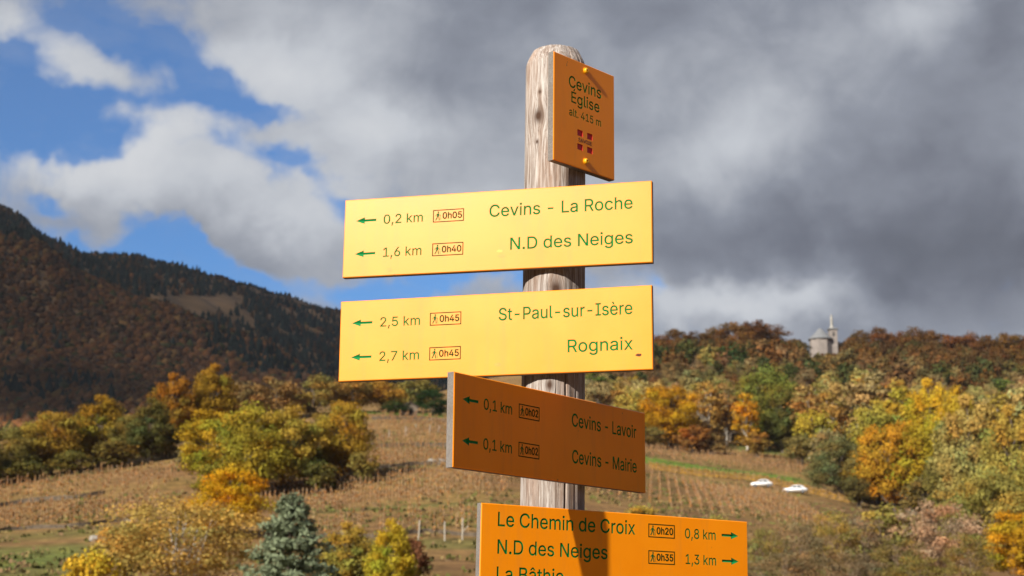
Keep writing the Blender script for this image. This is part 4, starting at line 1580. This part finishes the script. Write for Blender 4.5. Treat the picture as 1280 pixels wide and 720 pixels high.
def fit_text(s, u0, u1, z, cap, bold=.017):
    L = contours(s)
    k = cap / CAPH
    x0, x1 = min(v[0] for l in L for v in l), max(v[0] for l in L for v in l)
    L = [[(u0 + (x - x0) / (x1 - x0) * (u1 - u0), z + y * k) for x, y in l] for l in L]
    # a touch bolder, as cut with a router
    area = sum(p[0] * q[1] - q[0] * p[1] for l in L for p, q in zip(l, l[1:] + l[:1]))
    sg = (1 if area > 0 else -1) * cap * bold
    out = []
    for l in L:
        m = len(l)
        o = []
        for i in range(m):
            a, b, c = Vector(l[i - 1]), Vector(l[i]), Vector(l[(i + 1) % m])
            e1, e2 = (b - a).normalized(), (c - b).normalized()
            n = Vector((e1.y + e2.y, -e1.x - e2.x))
            n = n.normalized() if n.length > 1e-6 else Vector((e1.y, -e1.x))
            o.append((b.x + n.x * sg * 1.15, b.y + n.y * sg * 1.15))
        out.append(o)
    return out


TH = 0.015
DEP = 0.0011


def recess(name, loops, mat, parent, depth=DEP):
    """lettering cut into the board: sunk floor and walls (board front is y=0, depth is +y)"""
    W, T_, _ = triangulate(loops)
    n = len(W)
    V = [(p[0], depth, p[1]) for p in W] + [(p[0], 0.0, p[1]) for p in W]
    F = [list(t) for t in T_]
    for a, b in edge_loops(T_):
        F.append([a, b, n + b, n + a][::-1])
    return mesh_obj(name, np_mesh(name, np.array(V), F, mat), parent)


def printed(name, W, T_, mat, parent, y=-.00022):
    """thin ink layer on the face"""
    bm = bmesh.new()
    vs = [bm.verts.new((p[0], 0, p[1])) for p in W]
    for t in T_:
        try:
            bm.faces.new([vs[i] for i in t])
        except ValueError:
            pass
    r = bmesh.ops.extrude_face_region(bm, geom=bm.faces[:])
    bmesh.ops.translate(bm, vec=(0, y, 0), verts=[v for v in r['geom'] if isinstance(v, bmesh.types.BMVert)])
    bmesh.ops.recalc_face_normals(bm, faces=bm.faces[:])
    return mesh_obj(name, bm_mesh(name, bm, mat), parent)


def arrow_shape(u_tail, u_tip, z):
    s = 1 if u_tip > u_tail else -1
    hb = u_tip - s * .0185
    hh, sh_ = .0068, .0024
    out = [(u_tail, z - sh_), (hb, z - sh_), (hb, z - hh), (u_tip, z), (hb, z + hh), (hb, z + sh_), (u_tail, z + sh_)]
    return out if s > 0 else out[::-1]


def arrow_obj(u_tail, u_tip, z, parent):
    s = 1 if u_tip > u_tail else -1
    hb = u_tip - s * .0185
    hh, sh_, dp = .0068, .0024, .0034
    bm = bmesh.new()
    V = lambda u, y, w: bm.verts.new((u, y, w))
    t1, t2 = V(u_tail, 0, z - sh_), V(u_tail, 0, z + sh_)
    tm = V(u_tail + s * .001, .0018, z)
    b1, b2 = V(hb, 0, z - sh_), V(hb, 0, z + sh_)
    bmid = V(hb, .0018, z)
    h1, h2 = V(hb, 0, z - hh), V(hb, 0, z + hh)
    hm = V(hb, dp, z)
    tip = V(u_tip, 0, z)
    for f in ((t1, b1, bmid, tm), (tm, bmid, b2, t2), (t1, tm, t2), (h1, tip, hm), (hm, tip, h2), (h1, hm, bmid, b1), (b2, bmid, hm, h2)):
        bm.faces.new(f)
    for f in bm.faces:
        f.normal_update()
        if f.normal.y > 0:
            f.normal_flip()
    mesh_obj('arrow', bm_mesh('arrow', bm, M_ARROW), parent)


def ring_tris(u0, u1, z0, z1, t):
    W = np.array([(u0, z0), (u1, z0), (u1, z1), (u0, z1), (u0 + t, z0 + t), (u1 - t, z0 + t), (u1 - t, z1 - t), (u0 + t, z1 - t)])
    return W, [[0, 1, 5, 4], [1, 2, 6, 5], [2, 3, 7, 6], [3, 0, 4, 7]]


def walker_tris(cu, z0, h):
    """hiker symbol: head, body with pack, striding legs and a stick; separate polygons"""
    P = []
    s = h / 1.0

    def poly(pts):
        P.append([(cu + x * s, z0 + y * s) for x, y in pts])
    poly([(.04 + .085 * math.cos(a), .90 + .095 * math.sin(a)) for a in np.linspace(0, 2 * math.pi, 11)[:-1]])
    poly([(-.10, .46), (.10, .46), (.13, .64), (.08, .79), (-.04, .79), (-.12, .66)])
    poly([(-.10, .455), (.03, .455), (-.06, .22), (-.20, .0), (-.30, .03), (-.17, .25)])
    poly([(.035, .455), (.11, .455), (.18, .24), (.20, .0), (.10, .0), (.085, .22)])
    poly([(.135, .70), (.16, .62), (.27, .50), (.24, .46), (.145, .55)])
    poly([(-.13, .70), (-.14, .60), (-.24, .45), (-.28, .49), (-.20, .62)])
    poly([(.265, .62), (.295, .62), (.345, .0), (.315, .0)])
    W, T_ = [], []
    for q in P:
        b = len(W)
        W += q
        T_.append(list(range(b, b + len(q))))
    return np.array(W), T_


def time_box(u0, u1, z0, z1, txt, parent, flip=False):
    W, T_ = ring_tris(u0, u1, z0, z1, .0017)
    fr = printed('time_box', W, T_, M_PRINT, parent)
    W, T_ = walker_tris(u0 + .0098, z0 + .0038, (z1 - z0) - .0065)
    printed('walker_symbol', W, T_, plain('walker_green', (.002, .10, .025), .8, spec=.08) if 'walker_green' not in bpy.data.materials else bpy.data.materials['walker_green'], fr)
    W, T_, _ = triangulate(fit_text(txt, u0 + .0195, u1 - .0042, z0 + .0066, .0122, .034))
    printed('lettering', W, T_, M_PRINT, fr)


def board(parent, w, h, holes):
    """laminate board: painted face with a small chamfer, pale core edges, letter holes"""
    ch = .0014
    hw, hh = w / 2, h / 2
    inner = [(-hw + ch, -hh + ch), (hw - ch, -hh + ch), (hw - ch, hh - ch), (-hw + ch, hh - ch)]
    V2, _, F2 = triangulate(holes, inner)
    V = [(p[0], 0.0, p[1]) for p in V2]
    F, mi = [], []
    for t in F2:
        a, b, c = [V2[i] for i in t[:3]]
        ar = (b[0] - a[0]) * (c[1] - a[1]) - (b[1] - a[1]) * (c[0] - a[0])
        F.append(t if ar > 0 else t[::-1])
        mi.append(0)
    rings = [[(x, 0.0, z) for x, z in inner]]
    for (dx, y) in ((0, .0013), (0, TH - .001), (.001, TH)):
        q = [(-hw + dx, -hh + dx), (hw - dx, -hh + dx), (hw - dx, hh - dx), (-hw + dx, hh - dx)]
        rings.append([(x, y, z) for x, z in q])
    b0 = len(V)
    for r in rings:
        V += r
    for i in range(3):
        for k in range(4):
            k2 = (k + 1) % 4
            F.append([b0 + 4 * i + k2, b0 + 4 * i + k, b0 + 4 * (i + 1) + k, b0 + 4 * (i + 1) + k2])
            mi.append(0 if i == 0 else 1)
    F.append([b0 + 12 + k for k in range(4)])
    mi.append(1)
    return mesh_obj('board', np_mesh('board', np.array(V), F, [M_PAINT, M_CORE], midx=mi), parent)


def disc(name, u, z, ru, rz, mat, parent, seed):
    g = np.random.default_rng(seed)
    W = np.array([(u + ru * math.cos(a) * g.uniform(.75, 1.15), z + rz * math.sin(a) * g.uniform(.75, 1.15)) for a in np.linspace(0, 2 * math.pi, 15)[:-1]])
    return printed(name, W, [list(range(14))], mat, parent, -.00015)


def make_sign(name, c, yaw, tilt, w, h, texts, arrows, boxes, label, bolts=(), squares=(), extra=None):
    root = tag(empty(name, c, (0, RAD(-tilt), RAD(yaw))), label, 'sign', None)
    holes = []
    for s, u0, u1, z, cap in texts:
        L = fit_text(s, u0, u1, z, cap)
        recess('lettering', L, M_GREEN, root)
        holes += L
    for ut, up_, z in arrows:
        arrow_obj(ut, up_, z, root)
        holes.append(arrow_shape(ut, up_, z))
    for u0, u1, z0, z1, txt in boxes:
        time_box(u0, u1, z0, z1, txt, root)
    if squares:
        L = [[(a, z0), (b, z0), (b, z1), (a, z1)] for (a, b, z0, z1) in squares]
        em = recess('emblem', L, M_CROSSRED, root, .0016)
        holes += L
        W2, T2, _ = triangulate(fit_text('SAVOIE', -.0186, .0197, -.0535, .0072))
        printed('lettering', W2, T2, plain('emblem_ink', (.10, .035, .012), .6), em)
    board(root, w, h, holes)
    for (u, z) in bolts:
        bm = bmesh.new()
        add_tube(bm, (u, -.0012, z), (u, .0, z), .0064, .0064, 18)
        prof = [(.0052, -.0012), (.0054, -.0032), (.0046, -.0046), (.0030, -.0052)]
        rings = [[bm.verts.new((u + r * math.cos(2 * math.pi * i / 18), y, z + r * math.sin(2 * math.pi * i / 18))) for i in range(18)] for r, y in prof + [(.0022, -.0052), (.0019, -.0028)]]
        for a, b in zip(rings[:-1], rings[1:]):
            for i in range(18):
                bm.faces.new((a[i], b[i], b[(i + 1) % 18], a[(i + 1) % 18]))
        bm.faces.new(rings[-1])
        bmesh.ops.recalc_face_normals(bm, faces=bm.faces[:])
        mesh_obj('bolt', bm_mesh('bolt', bm, M_BOLT), root)
    if extra:
        extra(root)
    return root


KM, BIG, HT = .0178, .0230, .1542
BX = lambda t1, t2: [(-.1204, -.0590, .0218, .0464, t1), (-.1204, -.0590, -.0441, -.0192, t2)]
AR = [(-.2348, -.2766, .0338), (-.2348, -.2766, -.0320)]
make_sign('direction_sign', (-.0355, 2.6656, .7092), -15.06, -.04, .6, HT,
          [('0,2 km', -.2195, -.1408, .0250, KM), ('1,6 km', -.2185, -.1418, -.0402, KM), ('Cevins - La Roche', -.0085, .2640, .0262, BIG), ('N.D des Neiges', .0326, .2640, -.0395, BIG)],
          AR, BX('0h05', '0h40'), 'pale yellow sign reading Cevins - La Roche and N.D des Neiges on the post',
          extra=lambda r: (disc('stain_bump_mark', -.2055, -.0655, .006, .004, M_STAIN_BUMP, r, 1), disc('stain_bump_mark', .016, -.050, .007, .004, M_STAIN_BUMP, r, 4), disc('stain_bump_mark', .012, -.041, .006, .003, M_PALE, r, 5)))  # last two discs paint light and dark of a bump over a covered bolt
make_sign('direction_sign', (-.0367, 2.6644, .5101), -15.40, .34, .6, HT,
          [('2,5 km', -.2188, -.1400, .0246, KM), ('2,7 km', -.2188, -.1405, -.0411, KM), ('St-Paul-sur-Isère', .0138, .2640, .0254, BIG), ('Rognaix', .1444, .2640, -.0397, BIG)],
          AR, BX('0h45', '0h45'), 'yellow sign reading St-Paul-sur-Isère and Rognaix with a rust spot',
          extra=lambda r: (disc('rust_spot', .2743, -.0500, .0058, .0028, M_RUST, r, 2), disc('stain_bump_mark', .012, -.057, .007, .004, M_STAIN_BUMP, r, 6)))  # second disc paints the shading of a bump over a covered bolt
make_sign('direction_sign', (.0849, 2.5897, .3119), 54.06, .29, .6, HT,
          [('0,1 km', -.2197, -.1403, .0250, KM), ('0,1 km', -.2197, -.1399, -.0408, KM), ('Cevins - Lavoir', .0436, .2660, .0248, BIG), ('Cevins - Mairie', .0446, .2660, -.0407, BIG)],
          [(-.2350, -.2772, .0352), (-.2350, -.2772, -.0322)], BX('0h02', '0h02'), 'shaded orange sign reading Cevins - Lavoir and Cevins - Mairie, turned sideways')
make_sign('direction_sign', (.2042, 2.6974, .0733), 32.42, -.61, .6, .2313,
          [('Le Chemin de Croix', -.2657, .0295, .0779, .0240), ('N.D des Neiges', -.2654, -.0328, .0313, .0236), ('La Bâthie', -.2658, -.1278, -.0145, .0236), ('0,8 km', .1463, .2202, .0772, KM), ('1,3 km', .1475, .2206, .0299, KM)],
          [(.2352, .2768, .0872), (.2354, .2768, .0391)], [(.0599, .1215, .0748, .0996, '0h20'), (.0599, .1214, .0268, .0512, '0h35')],
          'lowest yellow sign reading Le Chemin de Croix, cut by the bottom edge')
make_sign('location_plate', (.1351, 2.6635, .9349), 46.3, .03, .1775, .2136,
          [('Cevins', -.0456, .0481, .0485, .0225), ('Église', -.0385, .0430, .0190, .0215), ('alt. 415 m', -.0447, .0479, -.0082, .0150)],
          [], [], 'small orange upright plate reading Cevins Église alt. 415 m at the post top', bolts=[(.0022, .0931), (.0022, -.0890)],
          squares=[(-.0215, -.0060, -.0428, -.0304), (.0070, .0222, -.0428, -.0304), (-.0215, -.0060, -.0702, -.0583), (.0070, .0222, -.0702, -.0583)])
